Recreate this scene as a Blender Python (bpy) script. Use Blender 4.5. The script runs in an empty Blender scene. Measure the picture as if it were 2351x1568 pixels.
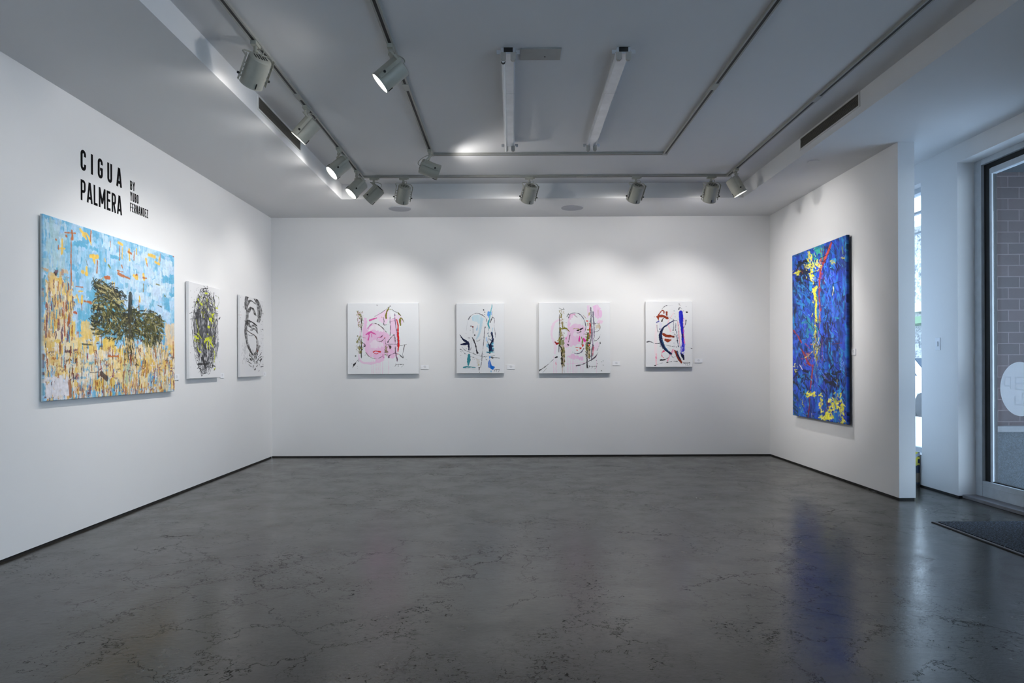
import bpy, math, random
import numpy as np
from mathutils import Vector, Matrix
random.seed(7)
C = bpy.context.scene.collection
FPX = 2351 * 24.0 / 36.0          # 24 mm lens on a 36 mm sensor
ROLL = math.radians(.25)
EYE = 1.2

# ------------------------------------------------------------------ measuring helpers
def ray(px, py):
    dx, dy = px - 1171.0, 838.0 - py
    tx = dx*math.cos(ROLL) + dy*math.sin(ROLL)
    ty = -dx*math.sin(ROLL) + dy*math.cos(ROLL)
    return tx, FPX, ty
def onX(px, py, X):
    r = ray(px, py); t = X/r[0]; return (X, r[1]*t, EYE + r[2]*t)
def onY(px, py, Y):
    r = ray(px, py); t = Y/r[1]; return (r[0]*t, Y, EYE + r[2]*t)

# ------------------------------------------------------------------ materials
def lin(c):
    return tuple((x/12.92 if x <= .04045 else ((x+.055)/1.055)**2.4) for x in c)
def rgb(r, g, b): return lin((r/255., g/255., b/255.))
def new_mat(name):
    m = bpy.data.materials.new(name); m.use_nodes = True
    nt = m.node_tree; return m, nt, nt.nodes['Principled BSDF']
def mat(name, col, rough=.5, metal=0., spec=.5, noise=None, bump=None, emis=None):
    m, nt, b = new_mat(name)
    b.inputs['Base Color'].default_value = (*col, 1)
    b.inputs['Roughness'].default_value = rough
    b.inputs['Metallic'].default_value = metal
    b.inputs['Specular IOR Level'].default_value = spec
    tc = nt.nodes.new('ShaderNodeTexCoord')
    if noise:
        sc, amt = noise
        n = nt.nodes.new('ShaderNodeTexNoise'); n.inputs['Scale'].default_value = sc; n.inputs['Detail'].default_value = 5
        nt.links.new(tc.outputs['Object'], n.inputs['Vector'])
        r = nt.nodes.new('ShaderNodeMapRange'); r.inputs['From Min'].default_value = .3; r.inputs['From Max'].default_value = .7
        r.inputs['To Min'].default_value = 1-amt; r.inputs['To Max'].default_value = 1+amt
        nt.links.new(n.outputs['Fac'], r.inputs['Value'])
        mx = nt.nodes.new('ShaderNodeVectorMath'); mx.operation = 'SCALE'
        mx.inputs[0].default_value = col; nt.links.new(r.outputs['Result'], mx.inputs['Scale'])
        nt.links.new(mx.outputs[0], b.inputs['Base Color'])
    if bump:
        sc, st = bump
        n = nt.nodes.new('ShaderNodeTexNoise'); n.inputs['Scale'].default_value = sc; n.inputs['Detail'].default_value = 4
        nt.links.new(tc.outputs['Object'], n.inputs['Vector'])
        bp = nt.nodes.new('ShaderNodeBump'); bp.inputs['Strength'].default_value = st; bp.inputs['Distance'].default_value = .002
        nt.links.new(n.outputs['Fac'], bp.inputs['Height']); nt.links.new(bp.outputs[0], b.inputs['Normal'])
    if emis:
        b.inputs['Emission Color'].default_value = (*emis[0], 1); b.inputs['Emission Strength'].default_value = emis[1]
    return m
M = {}
M['wall'] = mat('white wall paint', (.80, .80, .805), .75, spec=.2, noise=(1.2, .012), bump=(140, .08))
M['ceil'] = mat('white ceiling paint', (.72, .725, .735), .85, spec=.15, noise=(.8, .012), bump=(120, .06))
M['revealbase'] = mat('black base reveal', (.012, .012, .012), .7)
M['spot'] = mat('cream enamel', rgb(166, 166, 155), .42, noise=(30, .04))
M['spotin'] = mat('spotlight inner reflector', (.75, .75, .73), .3, metal=.4)
M['dark'] = mat('dark slot', (.01, .01, .01), .6)
M['lens'] = mat('lit lamp glass', (.9, .9, .9), .3, emis=((1, .97, .93), 14))
M['track'] = mat('grey white track enamel', rgb(158, 158, 152), .45, noise=(20, .04))
M['steel'] = mat('galvanised fixture steel', rgb(200, 203, 208), .38, metal=.35, noise=(9, .09))
M['socket'] = mat('grey plastic socket', rgb(170, 166, 160), .5, noise=(40, .05))
M['tube'] = mat('unlit fluorescent tube', (.86, .87, .88), .18)
M['plate'] = mat('grey painted metal plate', rgb(150, 152, 150), .5, noise=(8, .05))
M['grille'] = mat('bronze grille', rgb(104, 100, 90), .5, noise=(30, .1))
M['grilleframe'] = mat('white grille frame', (.7, .7, .69), .5)
M['speaker'] = mat('pale grey ceiling disc', rgb(168, 170, 178), .7, noise=(200, .04))
M['vinyl'] = mat('black vinyl lettering', (.004, .004, .005), .8, spec=.08)
M['card'] = mat('white card', (.84, .85, .88), .6)
M['ink'] = mat('grey printed ink', rgb(150, 154, 164), .7)
M['alu'] = mat('anodised aluminium', rgb(196, 202, 208), .5, metal=.1, noise=(14, .06), bump=(60, .05))
M['rubber'] = mat('black rubber', (.004, .004, .004), .6)
M['sill'] = mat('worn steel threshold', rgb(128, 126, 130), .75, metal=.0, noise=(12, .14), bump=(50, .2))
M['switch'] = mat('white switch plastic', (.78, .80, .84), .35)
M['pave'] = mat('pale concrete pavement', (.68, .68, .68), .85, noise=(2, .12))
M['ledge'] = mat('grey stone ledge', (.13, .13, .135), .8, noise=(6, .1))
M['asphalt'] = mat('grey asphalt', (.16, .165, .17), .9, noise=(6, .2))
M['winblue'] = mat('dark blue window glass', rgb(16, 36, 54), .5, spec=.2)
M['carwhite'] = mat('white car paint', (.8, .82, .85), .2)
M['tyre'] = mat('tyre rubber', (.02, .02, .022), .8)
M['hedge'] = mat('pale green awning', rgb(96, 124, 92), .8)
M['wood'] = mat('pine stretcher wood', (.45, .32, .19), .7, noise=(20, .1))
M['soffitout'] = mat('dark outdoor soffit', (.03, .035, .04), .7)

def translucent_mat(name, col, mixf):
    m, nt, b = new_mat(name); b.inputs['Base Color'].default_value = (*col, 1); b.inputs['Roughness'].default_value = .6
    t = nt.nodes.new('ShaderNodeBsdfTranslucent'); t.inputs[0].default_value = (*col, 1)
    mx = nt.nodes.new('ShaderNodeMixShader'); mx.inputs[0].default_value = mixf; out = nt.nodes['Material Output']
    nt.links.new(b.outputs[0], mx.inputs[1]); nt.links.new(t.outputs[0], mx.inputs[2]); nt.links.new(mx.outputs[0], out.inputs[0]); return m
M['decal'] = translucent_mat('frosted white film', (.84, .86, .90), .13)
M['decal2'] = translucent_mat('frosted white film lettering', (.96, .97, .98), .88)
def glass_mat():
    m = bpy.data.materials.new('clear window glass'); m.use_nodes = True
    nt = m.node_tree; nt.nodes.clear()
    out = nt.nodes.new('ShaderNodeOutputMaterial')
    tr = nt.nodes.new('ShaderNodeBsdfTransparent'); tr.inputs[0].default_value = (.90, .93, .94, 1)
    gl = nt.nodes.new('ShaderNodeBsdfGlossy'); gl.inputs['Roughness'].default_value = 0.0
    geo = nt.nodes.new('ShaderNodeNewGeometry'); dt = nt.nodes.new('ShaderNodeVectorMath'); dt.operation = 'DOT_PRODUCT'
    nt.links.new(geo.outputs['Incoming'], dt.inputs[0]); nt.links.new(geo.outputs['Normal'], dt.inputs[1])
    def mth(op, x, y):
        n = nt.nodes.new('ShaderNodeMath'); n.operation = op
        for k, q in enumerate((x, y)):
            if q is None: continue
            if isinstance(q, (int, float)): n.inputs[k].default_value = q
            else: nt.links.new(q, n.inputs[k])
        return n.outputs[0]
    ab = mth('ABSOLUTE', dt.outputs['Value'], None); om = mth('SUBTRACT', 1.0, ab)
    fres = mth('ADD', mth('MULTIPLY', mth('POWER', om, 5.0), .96), .04)
    mx = nt.nodes.new('ShaderNodeMixShader')
    nt.links.new(fres, mx.inputs[0]); nt.links.new(tr.outputs[0], mx.inputs[1]); nt.links.new(gl.outputs[0], mx.inputs[2])
    nt.links.new(mx.outputs[0], out.inputs[0]); return m
M['glass'] = glass_mat()

def floor_mat():
    m, nt, b = new_mat('polished cracked concrete')
    N = nt.nodes.new; L = nt.links.new
    tc = N('ShaderNodeTexCoord')
    def noise(scale, detail=6, rough=.6, vec=None, sx=1, sy=1, dist=0.):
        mp = N('ShaderNodeMapping'); mp.inputs['Scale'].default_value = (sx, sy, 1)
        L(vec or tc.outputs['Object'], mp.inputs['Vector'])
        n = N('ShaderNodeTexNoise'); n.inputs['Scale'].default_value = scale; n.inputs['Detail'].default_value = detail
        n.inputs['Roughness'].default_value = rough; n.inputs['Distortion'].default_value = dist
        L(mp.outputs[0], n.inputs['Vector']); return n
    def ramp(inp, stops):
        r = N('ShaderNodeValToRGB'); e = r.color_ramp.elements
        e[0].position, e[0].color = stops[0][0], (*stops[0][1], 1)
        e[1].position, e[1].color = stops[-1][0], (*stops[-1][1], 1)
        for p, c in stops[1:-1]:
            k = e.new(p); k.color = (*c, 1)
        L(inp, r.inputs[0]); return r
    def mix(kind, fac, a, c):
        x = N('ShaderNodeMix'); x.data_type = 'RGBA'; x.blend_type = kind
        if isinstance(fac, float): x.inputs['Factor'].default_value = fac
        else: L(fac, x.inputs['Factor'])
        L(a, x.inputs['A'])
        if isinstance(c, tuple): x.inputs['B'].default_value = (*c, 1)
        else: L(c, x.inputs['B'])
        return x.outputs['Result']
    big = noise(.75, 5, .55, dist=.6)
    base = ramp(big.outputs['Fac'], [(.30, (.028, .026, .022)), (.50, (.039, .036, .031)), (.72, (.056, .052, .046))]).outputs[0]
    tint = noise(.45, 3, .5, sx=1.3)
    base = mix('MIX', ramp(tint.outputs['Fac'], [(.50, (0, 0, 0)), (.72, (.55, .55, .55))]).outputs[0], base, (.058, .048, .040))
    med = noise(7, 8, .72, dist=.8)
    base = mix('MULTIPLY', 1.0, base, ramp(med.outputs['Fac'], [(.30, (.50, .50, .50)), (.5, (.98, .98, .98)), (.70, (1.2, 1.2, 1.2))]).outputs[0])
    fine = noise(70, 6, .75, sy=.7)
    base = mix('MULTIPLY', 1.0, base, ramp(fine.outputs['Fac'], [(.28, (.45, .45, .45)), (.5, (1, 1, 1)), (.75, (1.25, 1.25, 1.25))]).outputs[0])
    # short dark nicks gathered in swirling patches
    vd = N('ShaderNodeTexVoronoi'); vd.feature = 'DISTANCE_TO_EDGE'; vd.inputs['Scale'].default_value = 21
    wn = noise(5, 4, .6)
    add = N('ShaderNodeVectorMath'); add.operation = 'MULTIPLY_ADD'
    L(wn.outputs['Color'], add.inputs[0]); add.inputs[1].default_value = (.35, .35, 0); L(tc.outputs['Object'], add.inputs[2])
    mp = N('ShaderNodeMapping'); mp.inputs['Scale'].default_value = (.8, 1.5, 1); mp.inputs['Rotation'].default_value = (0, 0, .35)
    L(add.outputs[0], mp.inputs['Vector']); L(mp.outputs[0], vd.inputs['Vector'])
    nick = ramp(vd.outputs['Distance'], [(.010, (.8, .8, .8)), (.048, (0, 0, 0))])
    patch = noise(1.6, 6, .72, dist=1.2); pr = ramp(patch.outputs['Fac'], [(.45, (0, 0, 0)), (.60, (1, 1, 1))])
    brk = noise(34, 3, .6); br = ramp(brk.outputs['Fac'], [(.44, (0, 0, 0)), (.55, (1, 1, 1))])
    m1 = mix('MULTIPLY', 1.0, nick.outputs[0], pr.outputs[0]); m1 = mix('MULTIPLY', 1.0, m1, br.outputs[0])
    base = mix('MIX', m1, base, (.010, .010, .009))
    # long wandering hairline cracks
    vc = N('ShaderNodeTexVoronoi'); vc.feature = 'DISTANCE_TO_EDGE'; vc.inputs['Scale'].default_value = 2.6
    wn2 = noise(3.2, 7, .7)
    add2 = N('ShaderNodeVectorMath'); add2.operation = 'MULTIPLY_ADD'
    L(wn2.outputs['Color'], add2.inputs[0]); add2.inputs[1].default_value = (.55, .55, 0); L(tc.outputs['Object'], add2.inputs[2])
    L(add2.outputs[0], vc.inputs['Vector'])
    cr = ramp(vc.outputs['Distance'], [(.002, (.8, .8, .8)), (.010, (0, 0, 0))])
    pm = noise(.9, 3, .5); pmr = ramp(pm.outputs['Fac'], [(.44, (0, 0, 0)), (.54, (1, 1, 1))])
    m2 = mix('MULTIPLY', 1.0, cr.outputs[0], pmr.outputs[0])
    base = mix('MIX', m2, base, (.010, .009, .008))
    L(base, b.inputs['Base Color'])
    rr = ramp(noise(3.0, 7, .7).outputs['Fac'], [(.3, (.12, .12, .12)), (.7, (.30, .30, .30))])
    L(rr.outputs[0], b.inputs['Roughness'])
    sm = mix('ADD', 1.0, m1, m2); sr = ramp(sm, [(0., (.5, .5, .5)), (.6, (.03, .03, .03))])
    sv = ramp(noise(9, 7, .75).outputs['Fac'], [(.3, (.75, .75, .75)), (.7, (1, 1, 1))])
    L(mix('MULTIPLY', 1.0, sr.outputs[0], sv.outputs[0]), b.inputs['Specular IOR Level'])
    bp = N('ShaderNodeBump'); bp.inputs['Strength'].default_value = .30; bp.inputs['Distance'].default_value = .0022
    hn = noise(28, 6, .65, sy=1.4)
    L(hn.outputs['Fac'], bp.inputs['Height'])
    bp2 = N('ShaderNodeBump'); bp2.inputs['Strength'].default_value = .15; bp2.inputs['Distance'].default_value = .001; bp2.invert = True
    L(m1, bp2.inputs['Height']); L(bp.outputs[0], bp2.inputs['Normal']); L(bp2.outputs[0], b.inputs['Normal'])
    return m
M['floor'] = floor_mat()

def brick_mat():
    m, nt, b = new_mat('purple grey brickwork')
    tc = nt.nodes.new('ShaderNodeTexCoord'); mp = nt.nodes.new('ShaderNodeMapping')
    mp.inputs['Rotation'].default_value = (math.radians(90), 0, 0)
    mp.inputs['Location'].default_value = (.03, .0, 0)
    br = nt.nodes.new('ShaderNodeTexBrick')
    br.inputs['Color1'].default_value = (*rgb(58, 44, 45), 1); br.inputs['Color2'].default_value = (*rgb(48, 37, 38), 1)
    br.inputs['Mortar'].default_value = (*rgb(88, 77, 78), 1)
    br.inputs['Scale'].default_value = 1; br.inputs['Brick Width'].default_value = .213; br.inputs['Row Height'].default_value = .1065
    br.inputs['Mortar Size'].default_value = .0045; br.inputs['Mortar Smooth'].default_value = .15
    nt.links.new(tc.outputs['Object'], mp.inputs[0]); nt.links.new(mp.outputs[0], br.inputs['Vector'])
    nt.links.new(br.outputs['Color'], b.inputs['Base Color']); b.inputs['Roughness'].default_value = .8
    bp = nt.nodes.new('ShaderNodeBump'); bp.inputs['Distance'].default_value = .008; bp.inputs['Strength'].default_value = .8; bp.invert = True
    nt.links.new(br.outputs['Fac'], bp.inputs['Height']); nt.links.new(bp.outputs[0], b.inputs['Normal'])
    return m
M['brick'] = brick_mat()

def speckle(name, c1, c2, scale, rough=.9, lo=.42, hi=.62, bump=.6):
    m, nt, b = new_mat(name)
    tc = nt.nodes.new('ShaderNodeTexCoord'); n = nt.nodes.new('ShaderNodeTexNoise')
    n.inputs['Scale'].default_value = scale; n.inputs['Detail'].default_value = 6; n.inputs['Roughness'].default_value = .8
    nt.links.new(tc.outputs['Object'], n.inputs['Vector'])
    r = nt.nodes.new('ShaderNodeValToRGB'); r.color_ramp.elements[0].position = lo; r.color_ramp.elements[1].position = hi
    r.color_ramp.elements[0].color = (*c1, 1); r.color_ramp.elements[1].color = (*c2, 1)
    nt.links.new(n.outputs['Fac'], r.inputs[0]); nt.links.new(r.outputs[0], b.inputs['Base Color'])
    b.inputs['Roughness'].default_value = rough
    bp = nt.nodes.new('ShaderNodeBump'); bp.inputs['Strength'].default_value = bump; bp.inputs['Distance'].default_value = .004
    nt.links.new(n.outputs['Fac'], bp.inputs['Height']); nt.links.new(bp.outputs[0], b.inputs['Normal'])
    return m
M['carpet'] = speckle('speckled charcoal carpet', rgb(10, 13, 20), rgb(104, 120, 142), 85, 1.0, .50, .62, .4)
M['granite'] = speckle('speckled blue grey stone', rgb(18, 23, 28), rgb(60, 70, 78), 105, .7, .47, .60, .2)

M['bwhite'] = speckle('speckled pale facade', (.05, .06, .075), (.42, .44, .46), 5, .9, .42, .56, .5)
def paint_mat(name, rough=.55, bumpy=.25, scale=420):
    m, nt, b = new_mat(name)
    a = nt.nodes.new('ShaderNodeVertexColor'); a.layer_name = 'paint'
    nt.links.new(a.outputs[0], b.inputs['Base Color']); b.inputs['Roughness'].default_value = rough
    b.inputs['Specular IOR Level'].default_value = .3
    tc = nt.nodes.new('ShaderNodeTexCoord'); n = nt.nodes.new('ShaderNodeTexNoise'); n.inputs['Scale'].default_value = scale
    nt.links.new(tc.outputs['Object'], n.inputs['Vector'])
    bp = nt.nodes.new('ShaderNodeBump'); bp.inputs['Strength'].default_value = bumpy; bp.inputs['Distance'].default_value = .0015
    nt.links.new(n.outputs['Fac'], bp.inputs['Height']); nt.links.new(bp.outputs[0], b.inputs['Normal'])
    return m
M['paint'] = paint_mat('acrylic on canvas')
M['thickpaint'] = paint_mat('thick palette knife paint', .45, .6, 120)

# ------------------------------------------------------------------ mesh builder
class MB:
    def __init__(s): s.v = []; s.f = []; s.mi = []; s.m = 0
    def add(s, vs, fs, T=None):
        o = len(s.v)
        for p in vs:
            p = Vector(p)
            s.v.append(tuple(T @ p) if T is not None else tuple(p))
        for f in fs: s.f.append(tuple(i+o for i in f)); s.mi.append(s.m)
        return s
    def box(s, a, b, T=None, bev=0.):
        x0, y0, z0 = [min(p, q) for p, q in zip(a, b)]; x1, y1, z1 = [max(p, q) for p, q in zip(a, b)]
        if bev <= 0:
            return s.add([(x0,y0,z0),(x1,y0,z0),(x1,y1,z0),(x0,y1,z0),(x0,y0,z1),(x1,y0,z1),(x1,y1,z1),(x0,y1,z1)],
                     [(3,2,1,0),(4,5,6,7),(0,1,5,4),(1,2,6,5),(2,3,7,6),(3,0,4,7)], T)
        import bmesh
        bm = bmesh.new(); bmesh.ops.create_cube(bm, size=1)
        for v in bm.verts: v.co = Vector(((x0+x1)/2+v.co.x*(x1-x0), (y0+y1)/2+v.co.y*(y1-y0), (z0+z1)/2+v.co.z*(z1-z0)))
        bmesh.ops.bevel(bm, geom=bm.edges[:], offset=bev, segments=2, affect='EDGES', profile=.5)
        bm.verts.index_update()
        s.add([v.co for v in bm.verts], [tuple(v.index for v in f.verts) for f in bm.faces], T); bm.free(); return s
    def lathe(s, prof, n=28, T=None, cap0=True, cap1=True):   # prof: (r, z) list about z axis
        vs = []; fs = []
        for r, z in prof:
            for k in range(n):
                a = 2*math.pi*k/n; vs.append((r*math.cos(a), r*math.sin(a), z))
        for i in range(len(prof)-1):
            for k in range(n):
                fs.append((i*n+k, i*n+(k+1) % n, (i+1)*n+(k+1) % n, (i+1)*n+k))
        if cap0: fs.append(tuple(range(n))[::-1])
        if cap1: fs.append(tuple((len(prof)-1)*n+k for k in range(n)))
        return s.add(vs, fs, T)
    def tube(s, pts, r, n=8, T=None):
        pts = [Vector(p) for p in pts]; vs = []; fs = []
        up = Vector((0, 0, 1))
        for i, p in enumerate(pts):
            d = (pts[min(i+1, len(pts)-1)] - pts[max(i-1, 0)]).normalized()
            a = d.cross(up)
            if a.length < 1e-3: a = d.cross(Vector((1, 0, 0)))
            a.normalize(); b = d.cross(a)
            for k in range(n):
                t = 2*math.pi*k/n; vs.append(p + a*r*math.cos(t) + b*r*math.sin(t))
        for i in range(len(pts)-1):
            for k in range(n): fs.append((i*n+k, i*n+(k+1) % n, (i+1)*n+(k+1) % n, (i+1)*n+k))
        fs.append(tuple(range(n))); fs.append(tuple((len(pts)-1)*n+k for k in range(n))[::-1])
        return s.add(vs, fs, T)
    def strap(s, pts, w, th, side, T=None):                   # flat strap through pts; w along 'side', th across
        pts = [Vector(p) for p in pts]; side = Vector(side).normalized(); vs = []; fs = []
        for i, p in enumerate(pts):
            d = (pts[min(i+1, len(pts)-1)] - pts[max(i-1, 0)]).normalized()
            n = d.cross(side).normalized()
            for a, b in ((-1,-1),(1,-1),(1,1),(-1,1)): vs.append(p + side*w/2*a + n*th/2*b)
        for i in range(len(pts)-1):
            for k in range(4): fs.append((i*4+k, i*4+(k+1) % 4, (i+1)*4+(k+1) % 4, (i+1)*4+k))
        fs.append((0,1,2,3)); e = (len(pts)-1)*4; fs.append((e+3,e+2,e+1,e))
        return s.add(vs, fs, T)
    def prism(s, poly, t0, t1, T=None):                       # poly in xz, extruded along y
        n = len(poly)
        vs = [(x, t0, z) for x, z in poly] + [(x, t1, z) for x, z in poly]
        fs = [tuple(range(n)), tuple(range(2*n-1, n-1, -1))] + [(i, i+n, (i+1) % n + n, (i+1) % n) for i in range(n)]
        return s.add(vs, fs, T)
    def build(s, name, mats, parent=None, smooth=False, loc=None):
        me = bpy.data.meshes.new(name); me.from_pydata(s.v, [], s.f)
        for m in (mats if isinstance(mats, (list, tuple)) else [mats]): me.materials.append(m)
        me.polygons.foreach_set('material_index', s.mi)
        import bmesh
        bm = bmesh.new(); bm.from_mesh(me); bmesh.ops.recalc_face_normals(bm, faces=bm.faces); bm.to_mesh(me); bm.free()
        if smooth:
            me.polygons.foreach_set('use_smooth', [True]*len(me.polygons))
            try: me.set_sharp_from_angle(angle=math.radians(35))
            except Exception: pass
        me.update()
        o = bpy.data.objects.new(name, me); C.objects.link(o)
        if parent: o.parent = parent
        if loc: o.location = loc
        return o
def empty(name, loc=(0, 0, 0), parent=None):
    o = bpy.data.objects.new(name, None); C.objects.link(o); o.location = loc; o.empty_display_size = .1
    if parent: o.parent = parent
    return o
def tag(o, label, cat, group=None):
    o['label'] = label; o['category'] = cat
    if group: o['group'] = group
    return o
def struct(o, label=None, cat=None):
    o['kind'] = 'structure'
    if label: o['label'] = label
    if cat: o['category'] = cat
    return o
def boxes(name, m, lst, parent=None, bev=0.):
    b = MB()
    for a, c in lst: b.box(a, c, bev=bev)
    return b.build(name, m, parent)

# ------------------------------------------------------------------ room dimensions
XL, XR, YB = -3.126, 3.41, 8.954
XF = 3.99                      # entrance side wall face
ZS, ZC = 3.143, 3.32           # soffit and recess heights
RX0, RX1, RY1, RY0 = -1.958, 2.733, 7.97, -2.6
YN = -4.0                      # front end of the room behind the camera
PY = 5.99                      # free end of the partition

struct(boxes('floor', M['floor'], [((XL-.2, YN-.2, -.06), (XF+.31, YB+.2, 0))]), 'grey polished concrete floor with cracks and soft reflections', 'floor')
struct(boxes('wall_left', M['wall'], [((XL-.2, YN, .018), (XL, YB+.2, ZS+.3))]), 'white left gallery wall with lettering and three canvases', 'wall')
struct(boxes('wall_back', M['wall'], [((XL, YB, .018), (XF+.3, YB+.2, ZS+.3))]), 'white back gallery wall with four pale canvases', 'wall')
struct(boxes('wall_right', M['wall'], [((XR, PY, .018), (XR+.145, YB, ZS+.05))]), 'white right partition wall ending in a free edge', 'wall')
struct(boxes('wall_front', M['wall'], [((XL, YN-.2, .018), (XF+.3, YN, ZS+.3))]), 'white wall closing the gallery opposite the back wall', 'wall')
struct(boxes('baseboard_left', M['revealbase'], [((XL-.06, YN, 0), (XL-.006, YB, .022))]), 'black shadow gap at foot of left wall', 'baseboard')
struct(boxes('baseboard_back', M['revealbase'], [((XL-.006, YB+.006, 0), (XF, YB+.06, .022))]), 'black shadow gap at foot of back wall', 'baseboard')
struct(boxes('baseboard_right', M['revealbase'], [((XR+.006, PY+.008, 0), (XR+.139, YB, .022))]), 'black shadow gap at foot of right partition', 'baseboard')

b = MB()
b.box((XL-.2, YN, ZS), (RX0, YB+.2, ZC+.12)); b.box((RX1, YN, ZS), (XF+.3, YB+.2, ZC+.12))
b.box((RX0, RY1, ZS), (RX1, YB+.2, ZC+.12)); b.box((RX0, YN, ZS), (RX1, RY0, ZC+.12))
b.box((RX0-.05, RY0-.05, ZC), (RX1+.05, RY1+.05, ZC+.121))
struct(b.build('ceiling', M['ceil']), 'white ceiling with a shallow raised tray and lower soffit around', 'ceiling')

# entrance side wall: pier, header, window opening beyond, storefront opening towards the camera
ZO = 2.985; YP0, YP1 = 6.08, 6.62; XG = 4.14; Y0 = -3.4; Y1 = 1.6
b = MB()
b.box((XF, YP0, .018), (XF+.31, YP1, ZS+.02))                      # pier
b.box((XF, Y0, ZO), (XF+.31, Y1, ZS+.02)); b.box((XF, 4.84, ZO), (XF+.31, YP0, ZS+.02))                         # header over door and storefront
b.box((XF, YP1, 2.95), (XF+.31, 8.75, ZS+.02)); b.box((XF, YP1, .018), (XF+.31, 8.75, .31)); b.box((XF, 8.75, .018), (XF+.31, YB, ZS+.02))
b.box((XF, YN, .018), (XF+.31, Y0, ZS+.02)); b.box((XF, Y1, .018), (XF+.31, 4.84, ZS+.02))
struct(b.build('wall_entrance', M['wall']), 'white entrance side wall with door opening and pier', 'wall')
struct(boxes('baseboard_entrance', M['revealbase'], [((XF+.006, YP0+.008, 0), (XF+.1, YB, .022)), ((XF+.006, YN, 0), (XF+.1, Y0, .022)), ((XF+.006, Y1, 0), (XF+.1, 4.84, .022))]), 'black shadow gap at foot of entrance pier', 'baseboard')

# window beyond the pier
w = struct(empty('window_1', (XF+.16, 7.68, .31)), 'tall side window glimpsed between partition and entrance pier', 'window')
def at(o, lst): return [(tuple(p-q for p, q in zip(a, o.location)), tuple(p-q for p, q in zip(c, o.location))) for a, c in lst]
xa, xb = XF+.10, XF+.16
boxes('window_frame', M['alu'], at(w, [((xa, YP1, .31), (xb, 8.75, .36)), ((xa, YP1, 2.90), (xb, 8.75, 2.95)), ((xa, YP1, .36), (xb, YP1+.04, 2.90)), ((xa, 8.71, .36), (xb, 8.75, 2.90)),
      ((xa, 7.66, .36), (xb, 7.71, 2.90)), ((xa+.01, YP1+.04, 2.70), (xb-.01, 8.71, 2.725)), ((xa+.01, YP1+.04, 2.50), (xb-.01, 8.71, 2.52))]), w)
boxes('window_pane', M['glass'], at(w, [((xa+.028, YP1+.04, .36), (xa+.034, 8.71, 2.90))]), w)

# glass entrance door
d = struct(empty('door_1', (XG, 5.55, .03)), 'glass entrance door in aluminium frame with round frosted decal', 'door')
yj = YP0
boxes('door_frame', M['alu'], at(d, [((XG, yj-.085, .03), (XG+.11, yj, ZO)), ((XG, 4.85, ZO-.05), (XG+.11, yj-.085, ZO)), ((XG, 4.85, .03), (XG+.11, 4.93, ZO-.05))]), d, bev=.003)
boxes('rubber_seal', M['rubber'], at(d, [((XG+.03, yj-.155, .13), (XG+.09, yj-.085, ZO-.05)), ((XG+.03, 4.93, ZO-.10), (XG+.09, yj-.155, ZO-.05))]), d)
boxes('bottom_rail', M['alu'], at(d, [((XG+.004, 4.93, .0305), (XG+.07, yj-.085, .165)), ((XG+.0, 4.93, .120), (XG+.01, yj-.085, .124))]), d, bev=.0015)
boxes('door_stile', M['alu'], at(d, [((XG+.026, yj-.183, .165), (XG+.0405, yj-.155, ZO-.10))]), d, bev=.002)
boxes('door_stile', M['alu'], at(d, [((XG+.018, 4.93, .165), (XG+.07, 5.0, ZO-.10))]), d, bev=.002)
boxes('door_rail', M['alu'], at(d, [((XG+.018, 5.0, ZO-.15), (XG+.07, yj-.183, ZO-.10))]), d, bev=.002)
boxes('glazing_gasket', M['rubber'], at(d, [((XG+.03, 5.0, .165), (XG+.058, yj-.183, .173))]), d)
boxes('glass_pane', M['glass'], at(d, [((XG+.041, 5.0, .173), (XG+.047, yj-.181, ZO-.15))]), d)
dy, dz, dr = 5.60, .985, .222
T = Matrix.Translation((0, dy-d.location.y, dz-d.location.z)) @ Matrix.Rotation(math.radians(90), 4, 'Y')
dm = MB(); dm.lathe([(dr, .0400)], 64, T, cap0=True, cap1=False)
do = dm.build('round_decal', M['decal'], d); do['label'] = 'round frosted white decal'
dl = MB()
def dbar(u0, v0, u1, v1):      # u towards the camera from decal centre, v up
    dl.box((.0390, dy-u1-d.location.y, dz+v0-d.location.z), (.0398, dy-u0-d.location.y, dz+v1-d.location.z))
for q in [(-.115,-.005,-.10,.10),(-.17,.09,-.1155,.10),(-.18,.03,-.165,.09),(-.17,.015,-.115,.028),(-.055,-.01,-.04,.10),(-.04,.088,.09,.10),(-.04,.04,.075,.05),(-.04,-.01,.09,.0),(-.06,-.135,.09,-.122),(-.06,-.122,-.045,-.06),(.02,-.09,.035,-.03)]: dbar(*q)
dl.build('decal_lettering', M['decal2'], do)
struct(boxes('trim_1', M['sill'], [((XF+.03, 4.84, 0), (XG+.16, YP0-.004, .03))], bev=.004), 'worn metal threshold strip below the glass door', 'threshold')
# storefront glazing continuing past the door towards the camera
s = struct(empty('window_2', (XG, -1.1, .03)), 'aluminium framed storefront glazing beside the entrance door', 'window')
fr = [((XG, Y0, 0), (XG+.09, Y1, .12)), ((XG, Y0, ZO-.06), (XG+.09, Y1, ZO))]
ys = [Y0, -1.1, Y1-.05]
for y in ys: fr.append(((XG, y, .12), (XG+.09, y+.05, ZO-.06)))
boxes('window_frame', M['alu'], at(s, fr), s)
for y, y2 in zip(ys[:-1], ys[1:]): boxes('window_pane', M['glass'], at(s, [((XG+.04, y+.05, .12), (XG+.046, y2, ZO-.06))]), s)

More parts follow.
